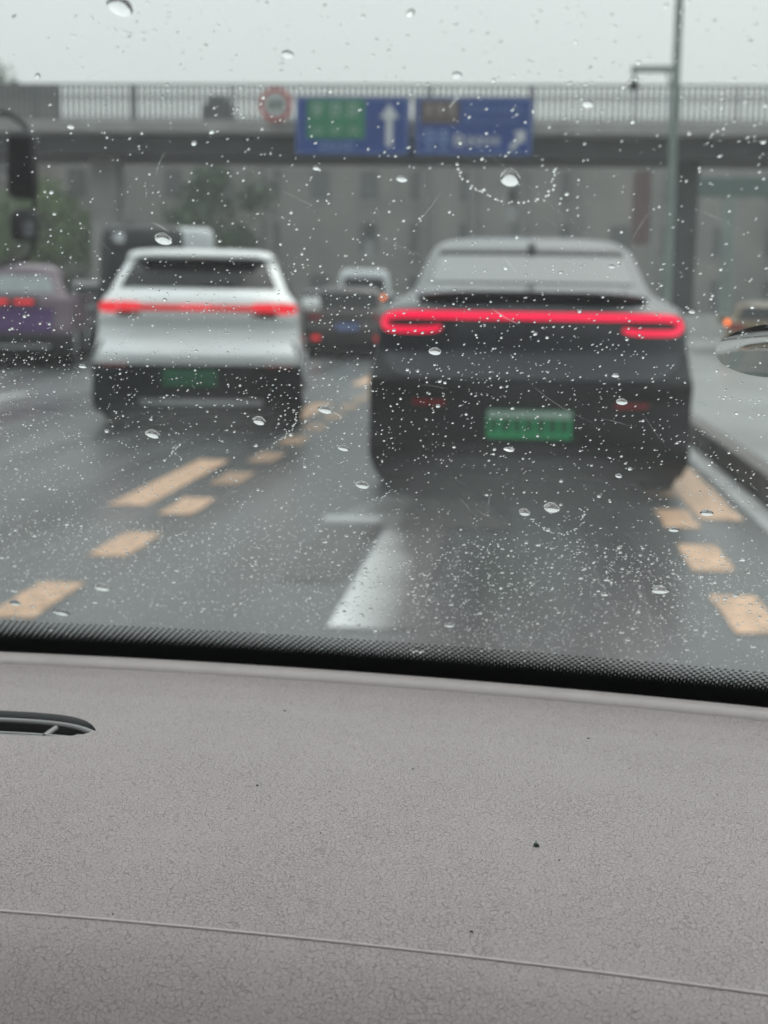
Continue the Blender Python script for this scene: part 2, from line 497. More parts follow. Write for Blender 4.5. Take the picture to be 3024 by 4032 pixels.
# straight-ahead arrow in our lane, its right half and head worn away by tyres
def worn_paint():
    m = mat('arrow_paint', (0.42, 0.43, 0.43), 0.42)
    nt = m.node_tree; b = nt.nodes['Principled BSDF']
    tc = nt.nodes.new('ShaderNodeTexCoord'); sp = nt.nodes.new('ShaderNodeSeparateXYZ')
    nt.links.new(tc.outputs['Object'], sp.inputs[0])
    n = nt.nodes.new('ShaderNodeTexNoise'); n.inputs['Scale'].default_value = 0.9; n.inputs['Detail'].default_value = 3
    nt.links.new(tc.outputs['Object'], n.inputs['Vector'])
    mx_ = nt.nodes.new('ShaderNodeMapRange'); mx_.inputs['From Min'].default_value = -0.63; mx_.inputs['From Max'].default_value = -0.36
    nt.links.new(sp.outputs[0], mx_.inputs['Value'])
    my = nt.nodes.new('ShaderNodeMapRange'); my.inputs['From Min'].default_value = 5.2; my.inputs['From Max'].default_value = 8.2; my.inputs['To Max'].default_value = 0.75
    nt.links.new(sp.outputs[1], my.inputs['Value'])
    ad = nt.nodes.new('ShaderNodeMath'); nt.links.new(mx_.outputs[0], ad.inputs[0]); nt.links.new(my.outputs[0], ad.inputs[1])
    a2 = nt.nodes.new('ShaderNodeMath'); a2.operation = 'MULTIPLY_ADD'; a2.inputs[1].default_value = 0.9
    nt.links.new(n.outputs[0], a2.inputs[0]); nt.links.new(ad.outputs[0], a2.inputs[2])
    w = nt.nodes.new('ShaderNodeMapRange'); w.inputs['From Min'].default_value = 0.45; w.inputs['From Max'].default_value = 1.35
    nt.links.new(a2.outputs[0], w.inputs['Value'])
    mx = nt.nodes.new('ShaderNodeMix'); mx.data_type = 'RGBA'
    mx.inputs[6].default_value = (0.68, 0.69, 0.69, 1); mx.inputs[7].default_value = (0.11, 0.11, 0.109, 1)
    nt.links.new(w.outputs[0], mx.inputs[0]); nt.links.new(mx.outputs[2], b.inputs['Base Color'])
    return m


mb = MB()
mb.v = [(-0.67, 5.08, .004), (-0.335, 5.08, .004), (-0.345, 7.48, .004), (-0.67, 7.48, .004)]
mb.f = [(0, 1, 2, 3)]
mb.v += [(-1.03, 7.5, .004), (0.015, 7.5, .004), (-0.5075, 10.1, .004), (-0.67, 7.5, .004), (-0.345, 7.5, .004)]
mb.f += [(4, 7, 8, 5, 6)]
mb.build('lane_arrow', worn_paint(), road)
stripe('arrow_remnant', -1.02, -0.72, 7.56, 7.78, M_WPAINT, z=.008, wobble=.03)
stripe('worn_patch', -1.0, -0.72, 5.9, 7.35, mat('fresh_patch', (0.075, 0.072, 0.07), 0.35, noise=0.35, nscale=4), wobble=0.03)

# ------------------------------------------------------------------ vehicles


class Car:
    """body defined by plan outlines at a series of heights; rear at y = 0, nose towards +Y"""

    def __init__(s, name, loc, rz, label, cat, lv, paint, lower_z, group=None):
        s.root = empty(name, loc, rz, label, cat, group)
        zs = [l[0] for l in lv]
        s.z0, s.z1 = zs[0], zs[-1]
        s.w = pchip(zs, [l[1] for l in lv]); s.yr = pchip(zs, [l[2] for l in lv])
        s.yf = pchip(zs, [l[3] for l in lv]); s.c = pchip(zs, [l[4] for l in lv])
        s.n = 3.2
        s.paint = paint
        s.loft('bumper', s.z0, lower_z, M_BLACKPL, 0.006)
        s.loft('body', lower_z, s.z1, paint, 0.0)

    def rear(s, x, z):
        return s.yr(z) + s.c(z) * min(1.0, abs(x) / s.w(z)) ** s.n

    def ring(s, z, off):
        w, yr, yf, c = s.w(z) + off, s.yr(z) - off, s.yf(z), s.c(z)
        p = []
        N = 20
        for i in range(N + 1):
            t = math.sin((i / N - 0.5) * math.pi)
            p.append((w * t, yr + c * abs(t) ** s.n, z))
        ya, yb_ = yr + c, yf - 0.45
        for i in range(1, 8):
            p.append((w, ya + (yb_ - ya) * i / 8, z))
        for i in range(N + 1):
            t = math.sin((0.5 - i / N) * math.pi)
            p.append((w * t, yf - 0.45 * abs(t) ** 3, z))
        for i in range(1, 8):
            p.append((-w, yb_ + (ya - yb_) * i / 8, z))
        return p

    def loft(s, name, za, zb, m, off):
        n = max(6, int((zb - za) / 0.03))
        rows = [s.ring(za + (zb - za) * i / n, off) for i in range(n + 1)]
        mb = MB()
        b = mb.quad_grid(rows, True)
        k = len(rows[0])
        mb.f.append(tuple(b + i for i in reversed(range(k))))
        mb.f.append(tuple(b + n * k + i for i in range(k)))
        return mb.build(name, m, s.root, smooth=50)

    def rear_patch(s, name, zs, wfun, m, proud=0.006, parent=None, nx=16, x_off=0.0):
        """panel lying on the rear of the body between two heights"""
        mb = MB()
        rows = []
        for z in zs:
            w = wfun(z)
            if not isinstance(w, tuple):
                w = (-w, w)
            rows.append([(w[0] + (w[1] - w[0]) * i / nx, s.rear(w[0] + (w[1] - w[0]) * i / nx, z) - proud, z + 0.5 * proud) for i in range(nx + 1)])
        back = [[(x, y + proud + 0.02, z) for x, y, z in r] for r in rows]
        mb.quad_grid(rows)
        mb.quad_grid(back)
        # rim
        edge = rows[0] + [r[-1] for r in rows[1:]] + rows[-1][::-1][1:] + [r[0] for r in rows[::-1]][1:]
        edgeb = back[0] + [r[-1] for r in back[1:]] + back[-1][::-1][1:] + [r[0] for r in back[::-1]][1:]
        mb.quad_grid([edge, edgeb])
        return mb.build(name, m, parent or s.root, smooth=50)

    def strip(s, name, pts, hh, m, proud=0.02, parent=None):
        """bar swept along (x, z) points over the rear face"""
        n = len(pts)
        hs = hh if isinstance(hh, (list, tuple)) else [hh] * n
        A, B, Cc, D = [], [], [], []
        for i, (x, z) in enumerate(pts):
            a, b_ = pts[max(i - 1, 0)], pts[min(i + 1, n - 1)]
            tx, tz = b_[0] - a[0], b_[1] - a[1]
            l = math.hypot(tx, tz) or 1
            nx_, nz_ = -tz / l * hs[i], tx / l * hs[i]
            y = s.rear(x, z) - proud
            A.append((x + nx_, y, z + nz_)); B.append((x - nx_, y, z - nz_))
            Cc.append((x - nx_, y + proud + .03, z - nz_)); D.append((x + nx_, y + proud + .03, z + nz_))
        mb = MB()
        rows = [[A[i], B[i], Cc[i], D[i]] for i in range(n)]
        b = mb.quad_grid(rows, True)
        mb.f.append((b, b + 1, b + 2, b + 3))
        e = b + 4 * (n - 1)
        mb.f.append((e + 3, e + 2, e + 1, e))
        return mb.build(name, m, parent or s.root, smooth=40)

    def side_windows(s, z0, z1, spans):
        for sx in (-1, 1):
            for y0, y1, y0t, y1t in spans:
                mb = MB()
                rows = []
                for k in range(5):
                    t = k / 4
                    z = z0 + (z1 - z0) * t
                    a, b_ = y0 + (y0t - y0) * t, y1 + (y1t - y1) * t
                    rows.append([(sx * (s.w(z) + 0.004), a + (b_ - a) * i / 4, z) for i in range(5)])
                mb.quad_grid(rows)
                mb.build('side_window', M_GLASSD, s.root)

    def wheels(s, r, ys, inset=0.10, width=0.24):
        for y in ys:
            for sx in (-1, 1):
                cx = sx * (s.w(0.5) - inset - 0.02)
                hw = width / 2
                mb = MB()
                mb.lathe_x(cx, y, r, [(-hw, r * .66), (-hw, r * .9), (-hw * .8, r * .985), (-hw * .3, r), (hw * .3, r), (hw * .8, r * .985), (hw, r * .9), (hw, r * .66)])
                w = mb.build('wheel', M_RUBBER, s.root, smooth=35)
                mb = MB()
                for k in range(5):
                    a = k * 2 * math.pi / 5
                    xa = cx + sx * (hw + .004)
                    mb.tube([(xa, y + r * .1 * math.cos(a), r + r * .1 * math.sin(a)), (xa, y + r * .63 * math.cos(a), r + r * .63 * math.sin(a))], .03, 6)
                mb.lathe_x(cx + sx * hw, y, r, [(-.01, r * .66), (.012, r * .66), (.012, r * .58), (-.01, r * .58)], 20)
                mb.build('rim', M_RIM, w)
        # dark underbody closes the gap between the wheels
        mb = MB(); mb.box(-s.w(.4) + .3, s.w(.4) - .3, .35, s.yf(.4) - .4, .11, s.z0 + .02)
        mb.build('underbody', M_BLACKPL, s.root)

    def mirrors(s, y, z, m):
        for sx in (-1, 1):
            mb = MB(); mb.box(sx * (s.w(z) + .13) - .1, sx * (s.w(z) + .13) + .1, y - .05, y + .08, z - .06, z + .07, .03)
            mb.build('door_mirror', m, s.root, smooth=60)
            mb = MB(); mb.box(min(sx * (s.w(z) - .05), sx * (s.w(z) + .06)), max(sx * (s.w(z) - .05), sx * (s.w(z) + .06)), y, y + .04, z - .04, z)
            mb.build('mirror_arm', M_BLACKPL, s.root)

    def plate(s, x, z, w, h, mt, ink, top=None, seed=1, proud=0.02):
        y = s.rear(x, z) - proud
        mb = MB(); mb.box(x - w / 2, x + w / 2, y, y + .018, z - h / 2, z + h / 2)
        p = mb.build('licence_plate', mt, s.root)
        if top:
            mb = MB(); mb.box(x - w / 2 + .004, x + w / 2 - .004, y - .003, y, z + h * .22, z + h / 2 - .003)
            mb.build('pale_band', top, p)
        mb = MB()
        for k in range(7):
            glyph(mb, x - w * .41 + w * .137 * k, z - h * .03, w * .09, h * .5, y - .004, seed * 31 + k, .003)
        mb.build('plate_characters', ink, p, kind='stuff')
        mb = MB(); mb.box(x - w / 2 - .03, x + w / 2 + .03, y + .018, y + .06, z - h / 2 - .03, z + h / 2 + .03, .008)
        mb.build('plate_holder', M_BLACKPL, s.root)
        return p


# --- dark grey coupe SUV straight ahead
P_DARK = mat('dark_grey_metallic_paint', (0.012, 0.014, 0.021), 0.3, 0.2, coat=0.5, noise=0.08, nscale=40)
lv = [(0.15, 0.93, 0.10, 4.55, 0.2), (0.26, 0.962, 0.03, 4.62, 0.2), (0.46, 0.968, 0.0, 4.66, 0.28), (0.62, 0.972, 0.0, 4.66, 0.30),
      (0.72, 0.966, 0.005, 4.64, 0.22), (0.80, 0.955, 0.035, 4.6, 0.26), (0.90, 0.945, 0.06, 4.5, 0.30), (1.02, 0.94, 0.05, 4.2, 0.33),
      (1.12, 0.925, 0.05, 3.75, 0.36), (1.17, 0.895, 0.075, 3.55, 0.42), (1.21, 0.83, 0.16, 3.45, 0.45), (1.25, 0.76, 0.30, 3.35, 0.40),
      (1.31, 0.725, 0.50, 3.25, 0.30), (1.42, 0.70, 0.86, 3.05, 0.26), (1.52, 0.675, 1.18, 2.88, 0.24), (1.585, 0.64, 1.45, 2.75, 0.22),
      (1.63, 0.58, 1.75, 2.65, 0.2), (1.66, 0.48, 2.0, 2.55, 0.15)]
bc = Car('coupe_suv', (0.083, 8.42, 0), R(0.4), 'dark grey coupe SUV straight ahead with full-width pink-red light bar and green plate', 'car', lv, P_DARK, 0.90)
M_GLASSL = mat('tinted_rear_glass', (0.05, 0.053, 0.055), 0.08, spec=0.7, coat=0.6, noise=0.1)
bc.rear_patch('rear_window', [1.315 + .014 * k for k in range(14)], lambda z: bc.w(z) - 0.085, M_GLASSL, 0.008)
bc.rear_patch('roof_edge_band', [1.512, 1.525, 1.538], lambda z: bc.w(z) - 0.06, M_BLACKPL, 0.012)
P_TAIL = P_DARK
def tail_w(z):
    t = max(0.0, min(1.0, (.88 - z) / .145))
    return .70 + .19 * math.sqrt(max(0.0, 1 - t * t))


bc.rear_patch('tailgate', [.735 + .0145 * k for k in range(22)], tail_w, P_TAIL, .022, nx=30)
# duck-tail spoiler
mb = MB()
top, bot = [], []
for i in range(25):
    x = -0.70 + 1.4 * i / 24
    e = (abs(x) / .70) ** 4
    top.append([(x, 0.09 + .25 * e, 1.262 - .028 * e), (x, 0.22 + .2 * e, 1.277 - .018 * e), (x, 0.46 + .1 * e, 1.305), (x, 0.46 + .1 * e, 1.24), (x, 0.22 + .2 * e, 1.238 - .012 * e), (x, 0.10 + .25 * e, 1.238 - .024 * e)])
b = mb.quad_grid(top, True)
mb.f.append(tuple(range(b, b + 6))); mb.f.append(tuple(reversed(range(b + 24 * 6, b + 24 * 6 + 6))))
mb.build('spoiler', P_DARK, bc.root, smooth=35)
# light bar with hooks
bar = bc.strip('light_bar', [(-0.76 + 1.52 * i / 30, 1.118) for i in range(31)], 0.021, M_LIGHTP, 0.03)
for sx in (-1, 1):
    pts = [(0.765, 1.117), (0.80, 1.116), (0.84, 1.112), (0.872, 1.100), (0.89, 1.082), (0.893, 1.062), (0.885, 1.044), (0.865, 1.031), (0.83, 1.026), (0.78, 1.026), (0.72, 1.026), (0.66, 1.027), (0.60, 1.031), (0.56, 1.037), (0.535, 1.044)]
    hs = [.021, .021, .021, .021, .020, .020, .019, .018, .017, .017, .017, .017, .016, .015, .011]
    bc.strip('light_hook', [(sx * a, c_) for a, c_ in pts], hs, M_LIGHTP, 0.028, bar)
    bc.strip('lamp_lens', [(sx * (.56 + .08 * k), 1.073) for k in range(5)], .012, M_BLACKPL, 0.02, bar)
mb = MB()
mb.v = []
fin = [(0, 0, 0), (0, .16, 0), (0, .13, .055), (0, .07, .07), (0, .03, .04)]
for sx in (-.045, .045):
    mb.v += [(sx * (1 if z < .02 else .45), 1.13 + y * 1.1, 1.50 + z * 1.25) for _, y, z in fin]
mb.f = [(0, 1, 2, 3, 4), (9, 8, 7, 6, 5)] + [(i, (i + 1) % 5, 5 + (i + 1) % 5, 5 + i) for i in range(5)]
mb.build('roof_antenna', M_BLACKPL, bc.root)
bc.plate(0.0, 0.485, 0.50, 0.165, M_PLATEG, M_INK, M_PLATEW, 3)
for sx in (-1, 1):
    bc.strip('reflector', [(sx * (.50 + .05 * k), 0.60) for k in range(5)], .014, M_REFL, 0.012)
bc.strip('bumper_crease', [(-.78 + .12 * k, 0.335) for k in range(14)], .008, M_BLACKPL, 0.02)
bc.strip('diffuser', [(-.55 + .11 * k, 0.25) for k in range(11)], .03, M_BLACKPL, 0.03)
bc.side_windows(1.18, 1.48, [(1.35, 2.25, 1.75, 2.3), (2.32, 3.2, 2.37, 2.85)])
bc.wheels(.36, (.95, 3.75))
bc.mirrors(3.1, 1.16, P_DARK)

# --- white SUV in the next lane
P_WHITE = mat('white_paint', (0.8, 0.82, 0.82), 0.3, coat=0.8, noise=0.03, nscale=3)
lv = [(0.14, 0.92, 0.10, 4.6, 0.2), (0.24, 0.95, 0.03, 4.68, 0.2), (0.48, 0.945, 0.0, 4.7, 0.22), (0.62, 0.94, -0.01, 4.7, 0.24),
      (0.68, 0.935, -0.03, 4.7, 0.26), (0.74, 0.928, 0.02, 4.68, 0.27), (0.82, 0.92, 0.09, 4.6, 0.27), (0.92, 0.912, 0.10, 4.45, 0.28),
      (1.02, 0.905, 0.05, 4.1, 0.30), (1.12, 0.89, 0.045, 3.8, 0.32), (1.18, 0.865, 0.06, 3.65, 0.34), (1.23, 0.82, 0.11, 3.5, 0.34),
      (1.27, 0.80, 0.17, 3.4, 0.3), (1.40, 0.745, 0.33, 3.15, 0.26), (1.53, 0.69, 0.48, 2.9, 0.24), (1.57, 0.675, 0.44, 2.8, 0.22),
      (1.60, 0.66, 0.47, 2.7, 0.22), (1.63, 0.60, 0.62, 2.55, 0.25), (1.655, 0.50, 1.0, 2.3, 0.2)]
wc = Car('white_suv', (-2.86, 12.55, 0), R(8.0), 'white SUV in the left lane with thin red light bar and dark bumper', 'car', lv, P_WHITE, 0.60)
wc.rear_patch('rear_window', [1.275 + .02 * k for k in range(14)], lambda z: wc.w(z) - (0.085 if z < 1.5 else 0.10), M_GLASSD, 0.008)
wb = wc.strip('light_bar', [(-0.50 + 1.0 * i / 24, 1.105) for i in range(25)], 0.024, M_LIGHTD, 0.012)
wc.strip('light_core', [(-0.14 + .28 * i / 8, 1.108) for i in range(9)], 0.022, M_LIGHTR, 0.016, wb)
for sx in (-1, 1):
    wc.strip('tail_lamp', [(sx * a, c_) for a, c_ in ((.50, 1.11), (.56, 1.112), (.64, 1.112), (.70, 1.11))], [.03, .036, .04, .042], M_LIGHTR, 0.016, wb)
    wc.strip('corner_lamp', [(sx * a, c_) for a, c_ in ((.715, 1.105), (.78, 1.10), (.83, 1.095), (.87, 1.09), (.895, 1.085))], [.048, .053, .055, .052, .04], M_LIGHTR, 0.014, wb)
    wc.strip('lamp_lens', [(sx * a, 1.045) for a in (.50, .58, .66, .72)], [.008, .02, .024, .02], mat('dark_red_lens', (.08, .006, .008), .2, noise=.1), 0.012, wb)
    wc.strip('reflector', [(sx * (.62 + .06 * k), 0.585) for k in range(5)], .012, M_REFL, 0.014)
    wc.strip('bumper_vent', [(sx * .86, .80), (sx * .89, .72), (sx * .90, .65)], [.015, .03, .02], M_BLACKPL, .006)
wc.plate(-0.05, 0.48, 0.48, 0.14, mat('plate_dull_green', (0.018, 0.15, 0.07), 0.5, noise=0.15, nscale=10), M_INK, None, 5)
wc.strip('skid_trim', [(-.50 + .11 * k, 0.262) for k in range(11)], .022, M_CHROME, 0.035)
wc.strip('spoiler_lip', [(-.55 + .11 * k, 1.572) for k in range(11)], .014, P_WHITE, 0.05)
wc.strip('brake_lamp', [(-.14 + .07 * k, 1.552) for k in range(5)], .006, M_REFL, 0.045)
wc.strip('wiper', [(0.02 + .06 * k, 1.29 + .006 * k) for k in range(6)], .008, M_BLACKPL, 0.03)
wc.side_windows(1.2, 1.52, [(.75, 1.25, .85, 1.3), (1.3, 2.2, 1.35, 2.2), (2.27, 3.15, 2.27, 2.75)])
wc.wheels(.36, (.95, 3.7))
wc.mirrors(3.0, 1.14, P_WHITE)


def hatch_levels(w, h, L, drop=0.0):
    k = h / 1.5
    return [(0.2, w - .06, .12, L - .1, .2), (0.3, w - .02, .03, L, .18), (0.6 * k, w, 0, L, .18), (0.78 * k, w - .01, .04, L - .1, .22), (0.95 * k, w - .03, .05, L - .4, .25),
            (1.0 * k, w - .08, .1, L - 1.0, .25), (1.2 * k, w - .16, .3, L - 1.5, .22), (1.4 * k, w - .22, .5, L - 1.9, .2), (1.46 * k, w - .3, .65, L - 2.0, .2), (h, w - .42, 1.0, L - 2.2, .2)]


def simple_car(name, loc, rz, label, cat, w, h, L, paint, lamp=None, plate=None, win_hi=1.38, lower=None, group=None):
    k = h / 1.5
    c = Car(name, loc, rz, label, cat, hatch_levels(w, h, L), paint, lower or .45 * k, group)
    c.rear_patch('rear_window', [(1.03 + (win_hi - 1.03) * i / 6) * k for i in range(7)], lambda z: c.w(z) - .1, M_GLASSD, .008, nx=10)
    for sx in (-1, 1):
        c.strip('tail_lamp', [(sx * a * w, .86 * k) for a in (.6, .75, .86, .92)], [.05, .065, .07, .06], lamp or M_REFL, .014)
    if plate:
        c.plate(0, .66 * k, .44, .14, plate, M_SIGNW, None, 9)
    c.side_windows(1.03 * k, 1.36 * k, [(.8, 1.6, .9, 1.6), (1.68, L - 1.65, 1.68, L - 1.95)])
    c.wheels(.32, (.8, L - .85))
    c.mirrors(L - 1.7, 1.02 * k, paint)
    return c


P_DRED = mat('dark_red_brown_paint', (0.028, 0.018, 0.018), 0.5, 0.1, coat=.6, noise=.1)
dr = simple_car('hatchback', (-3.42, 28.7, 0), R(5), 'dark brown hatchback with blue plate between the white and grey SUVs', 'car', .87, 1.46, 4.2, P_DRED, M_REFL, M_PLATEB)
dr.strip('indicator_lamp', [(.69, 1.25), (.75, 1.25)], .032, M_AMBER, .05)
for sx in (-1, 1):
    dr.strip('bumper_reflector', [(sx * (.55 + .06 * k), .42) for k in range(4)], .05, M_LIGHTD, .02)
P_VWHITE = mat('van_white_paint', (0.6, 0.62, 0.63), .4, coat=.4, noise=.05)


def van(name, loc, rz, label, w, h, L, paint, glass=True, lamps=M_REFL, cat='van'):
    lv = [(0.3, w - .04, .06, L - .05, .1), (.5, w, 0, L, .1), (1.0, w, 0, L - .05, .1), (1.3, w - .02, .02, L - .45, .1), (h - .25, w - .08, .06, L - 1.1, .12), (h - .08, w - .12, .09, L - 1.3, .16), (h, w - .25, .25, L - 1.5, .2)]
    c = Car(name, loc, rz, label, cat, lv, paint, .55)
    if glass:
        c.rear_patch('rear_window', [h * .58 + (h * .3) * i / 5 for i in range(6)], lambda z: c.w(z) - .14, M_GLASSD, .008, nx=10)
    for sx in (-1, 1):
        c.strip('tail_lamp', [(sx * (w - .08), .75 + .05 * k) for k in range(6)], .05, lamps, .014)
    c.side_windows(1.15, h - .35, [(.5, 1.6, .5, 1.6), (1.7, L - 1.3, 1.7, L - 1.45)])
    c.wheels(.33, (.9, L - .9))
    c.mirrors(L - 1.2, 1.3, paint)
    c.strip('rear_bumper', [(-w + .1 + (2 * w - .2) * k / 8, .5) for k in range(9)], .06, M_BLACKPL, .05)
    return c


wv = van('white_van', (-4.15, 38.5, 0), R(5), 'white van seen above the roof of the dark hatchback', .75, 2.02, 4.6, P_VWHITE)
P_BLACK = mat('black_paint', (0.009, 0.010, 0.012), .5, coat=.15, noise=.1)
bv = van('minibus', (-7.3, 27.5, 0), R(13), 'tall black minibus standing just behind the white SUV', .87, 2.57, 5.2, P_BLACK)
bv.strip('rear_badge', [(-.55, 2.28), (-.45, 2.28), (-.35, 2.28)], .13, M_SIGNW, .012)
ws = van('white_box_van', (-7.98, 34.0, 0), R(12), 'white rounded van peeking out right of the black minibus', .75, 2.85, 4.8, P_VWHITE, False)
P_NAVY = mat('navy_paint', (0.02, 0.026, 0.035), .35, coat=.6, noise=.1)
simple_car('sedan', (-6.0, 44, 0), 0, 'small dark blue far-off sedan right beside the white SUV mirror', 'car', .9, 1.5, 4.4, P_NAVY, M_REFL)

# --- van with pink, white and purple wrap at the left edge
P_PINK = mat('pink_white_wrap', (0.13, 0.088, 0.115), .4, coat=.2, noise=.25, nscale=1.1)
pk = Car('wrapped_suv', (-8.15, 22.5, 0), R(13), 'pale SUV with pink and purple wrap cut by the left edge', 'car',
         [(z, w, yr, yf, c) for z, w, yr, yf, c in [(0.2, .86, .12, 4.4, .2), (.32, .92, .03, 4.5, .18), (.6, .94, 0, 4.5, .2), (.9, .93, .05, 4.3, .25), (1.1, .90, .05, 3.8, .28), (1.2, .84, .12, 3.4, .26), (1.5, .72, .38, 2.9, .22), (1.62, .66, .46, 2.7, .22), (1.7, .5, .8, 2.4, .2)]], P_PINK, .56)
pk.rear_patch('rear_window', [1.22 + .04 * k for k in range(8)], lambda z: pk.w(z) - .16, mat('pale_reflecting_glass', (.22, .25, .25), .15, spec=.6, noise=.2), .008)
pk.rear_patch('purple_panel', [.58 + .05 * k for k in range(9)], lambda z: (-.8, .66), mat('purple_wrap', (.06, .012, .11), .4, noise=.2), .008)
pk.rear_patch('lamp_surround', [1.0, 1.05, 1.1, 1.15], lambda z: (-.85, .42), M_BLACKPL, .006)
pk.strip('tail_lamp', [(.05 + .05 * k, 1.075) for k in range(7)], .03, M_LIGHTR, .03)
pk.strip('tail_lamp', [(-.05 - .1 * k, 1.075) for k in range(8)], .03, M_LIGHTR, .03)
pk.strip('rear_trim', [(-.6 + .12 * k, .36) for k in range(11)], .02, M_CHROME, .03)
pk.side_windows(1.2, 1.52, [(.7, 1.2, .75, 1.2), (1.3, 2.2, 1.3, 2.2), (2.3, 3.0, 2.3, 2.7)])
pk.wheels(.35, (.9, 3.5)); pk.mirrors(2.9, 1.12, P_PINK)
P_GREY = mat('grey_paint', (0.09, 0.088, 0.09), .4, .3, coat=.6, noise=.1)
simple_car('dark_hatchback', (-8.3, 27.5, 0), R(10), 'murky grey hatchback between the wrapped SUV and the white SUV', 'car', .9, 1.5, 4.3, P_GREY, M_REFL)

# --- low yellow taxi beyond the kerb on the right
P_TAXI = mat('ochre_paint', (0.13, 0.085, 0.035), .4, coat=.3, noise=.15)
tx = simple_car('taxi', (4.63, 26.5, 0.165), R(-8), 'low ochre car with pale roof and amber lamp beyond the kerb', 'car', .88, 1.1, 4.2, P_TAXI, M_REFL)
tx.strip('indicator_lamp', [(-.87, .72), (-.80, .72)], .04, M_AMBER, .06)
mb = MB(); mb.box(-.42, .42, 1.1, 2.0, 1.09, 1.115, .01); mb.build('roof_panel', P_VWHITE, tx.root)

# --- truck in the far left lane: only the tip of its mirror arm reaches into view
tk = empty('truck', (-5.1, 3.4, 0), 0, 'truck at left edge showing only its black hanging mirror bracket', 'truck')
P_TRUCK = mat('truck_paint', (0.2, 0.21, 0.22), .4, coat=.4, noise=.1)
mb = MB(); mb.box(-1.15, 1.0, 4.0, 6.0, .75, 2.75, .12); mb.build('cab', P_TRUCK, tk, smooth=40)
mb = MB(); mb.box(-1.2, 1.05, -2.2, 3.8, 1.0, 2.9, .05); mb.build('cargo_box', M_CONC, tk, smooth=40)
mb = MB(); mb.box(-1.0, .85, -2.0, 5.5, .55, .98, .03); mb.build('chassis', M_BLACKPL, tk)
mb = MB(); mb.box(1.003, 1.012, 4.5, 5.5, 1.75, 2.5, .004); mb.build('side_window', M_GLASSD, tk)
mb = MB(); mb.box(-1.0, .86, 6.003, 6.012, 1.7, 2.55, .004); mb.build('windscreen', M_GLASSD, tk)
for y in (4.9, -.6):
    for sx in (-.95, .8):
        mb = MB(); mb.lathe_x(sx, y, .46, [(-.14, .3), (-.14, .42), (-.1, .46), (.1, .46), (.14, .42), (.14, .3)])
        mb.build('wheel', M_RUBBER, tk, smooth=35)
arm = MB()
arm.tube([(.98, 5.9, 2.40), (1.15, 6.25, 2.465), (1.35, 6.5, 2.475), (1.5, 6.6, 2.45), (1.60, 6.62, 2.38), (1.655, 6.62, 2.28), (1.665, 6.62, 2.1), (1.66, 6.62, 1.9), (1.655, 6.62, 1.7), (1.65, 6.62, 1.52), (1.60, 6.6, 1.44), (1.45, 6.5, 1.40), (1.2, 6.2, 1.38), (.98, 5.9, 1.38)], .02, 8)
arm.build('mirror_arm', M_BLACKPL, tk, smooth=60)
mb = MB(); mb.box(1.475, 1.70, 6.53, 6.66, 1.86, 2.34, .06); mb.build('mirror_head', M_BLACKPL, tk, smooth=60)
mb = MB(); mb.box(1.51, 1.675, 6.522, 6.532, 1.91, 2.29, .004); mb.build('mirror_glass', M_GLASSD, tk)
mb = MB(); mb.box(1.49, 1.70, 6.54, 6.66, 1.57, 1.80, .05); mb.build('wide_mirror', M_BLACKPL, tk, smooth=60)
mb = MB(); mb.box(1.60, 1.675, 6.532, 6.542, 1.60, 1.70, .004); mb.build('wide_mirror_glass', mat('mirror_face', (.25, .26, .28), .15, .6, noise=.1), tk)

# ------------------------------------------------------------------ the overpass
BY = 42.0
M_GIRD = mat('dark_girder_concrete', (0.075, 0.076, 0.077), 0.8, noise=0.3, nscale=0.6)  # darker concrete for the girders under the deck
br = empty('overpass', (0, BY, 0), 0, 'grey concrete overpass crossing the whole road behind the blue signs', 'bridge')
mb = MB(); mb.box(-60, 60, 0.0, 5.0, 5.93, 6.22, .02); mb.build('deck', M_CONC, br)
mb = MB(); mb.box(-60, 60, -.06, .3, 5.94, 6.30, .03); mb.build('edge_beam', M_CONC, br)
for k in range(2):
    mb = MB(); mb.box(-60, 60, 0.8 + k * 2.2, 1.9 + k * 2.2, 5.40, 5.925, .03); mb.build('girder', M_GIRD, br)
M_PIERD = mat('dark_pier_concrete', (0.055, 0.057, 0.058), 0.7, noise=0.25, nscale=1.2)  # darker concrete for the right-hand piers
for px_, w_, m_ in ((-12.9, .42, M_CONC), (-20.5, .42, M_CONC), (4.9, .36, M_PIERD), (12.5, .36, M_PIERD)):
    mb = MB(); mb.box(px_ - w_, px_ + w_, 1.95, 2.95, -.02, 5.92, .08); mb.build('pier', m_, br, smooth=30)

ra = empty('bridge_railing', (0, BY, 6.3), 0, 'pale barred railing along the top of the overpass', 'railing')
mb = MB(); mb.box(-24, 18, .02, .09, .97, 1.03, .015); mb.build('top_rail', M_RAIL, ra)
mb = MB(); mb.box(-24, 18, .03, .08, .66, .70, .01); mb.build('middle_rail', M_RAIL, ra)
mb = MB(); mb.box(-24, 18, .03, .08, .57, .60, .01); mb.build('middle_rail', M_RAIL, ra)
mb = MB(); mb.box(-24, 18, .03, .08, .05, .09, .01); mb.build('bottom_rail', M_RAIL, ra)
bm_ = None
for i in range(256):
    if bm_ is None:
        mb = MB(); mb.box(-.034, .034, .033, .077, 0.0, .975); bo = mb.build('baluster', M_RAIL, ra); bm_ = bo.data
    else:
        bo = bpy.data.objects.new('baluster', bm_); link(bo, ra)
    bo.location = (-23.9 + i * .1635, 0, 0)
pm_ = None
for i in range(15):
    if pm_ is None:
        mb = MB(); mb.box(-.04, .04, .01, .10, 0, 1.0, .01); bo = mb.build('post', M_RAIL, ra); pm_ = bo.data
    else:
        bo = bpy.data.objects.new('post', pm_); link(bo, ra)
    bo.location = (-23.0 + i * 2.9, 0, 0)


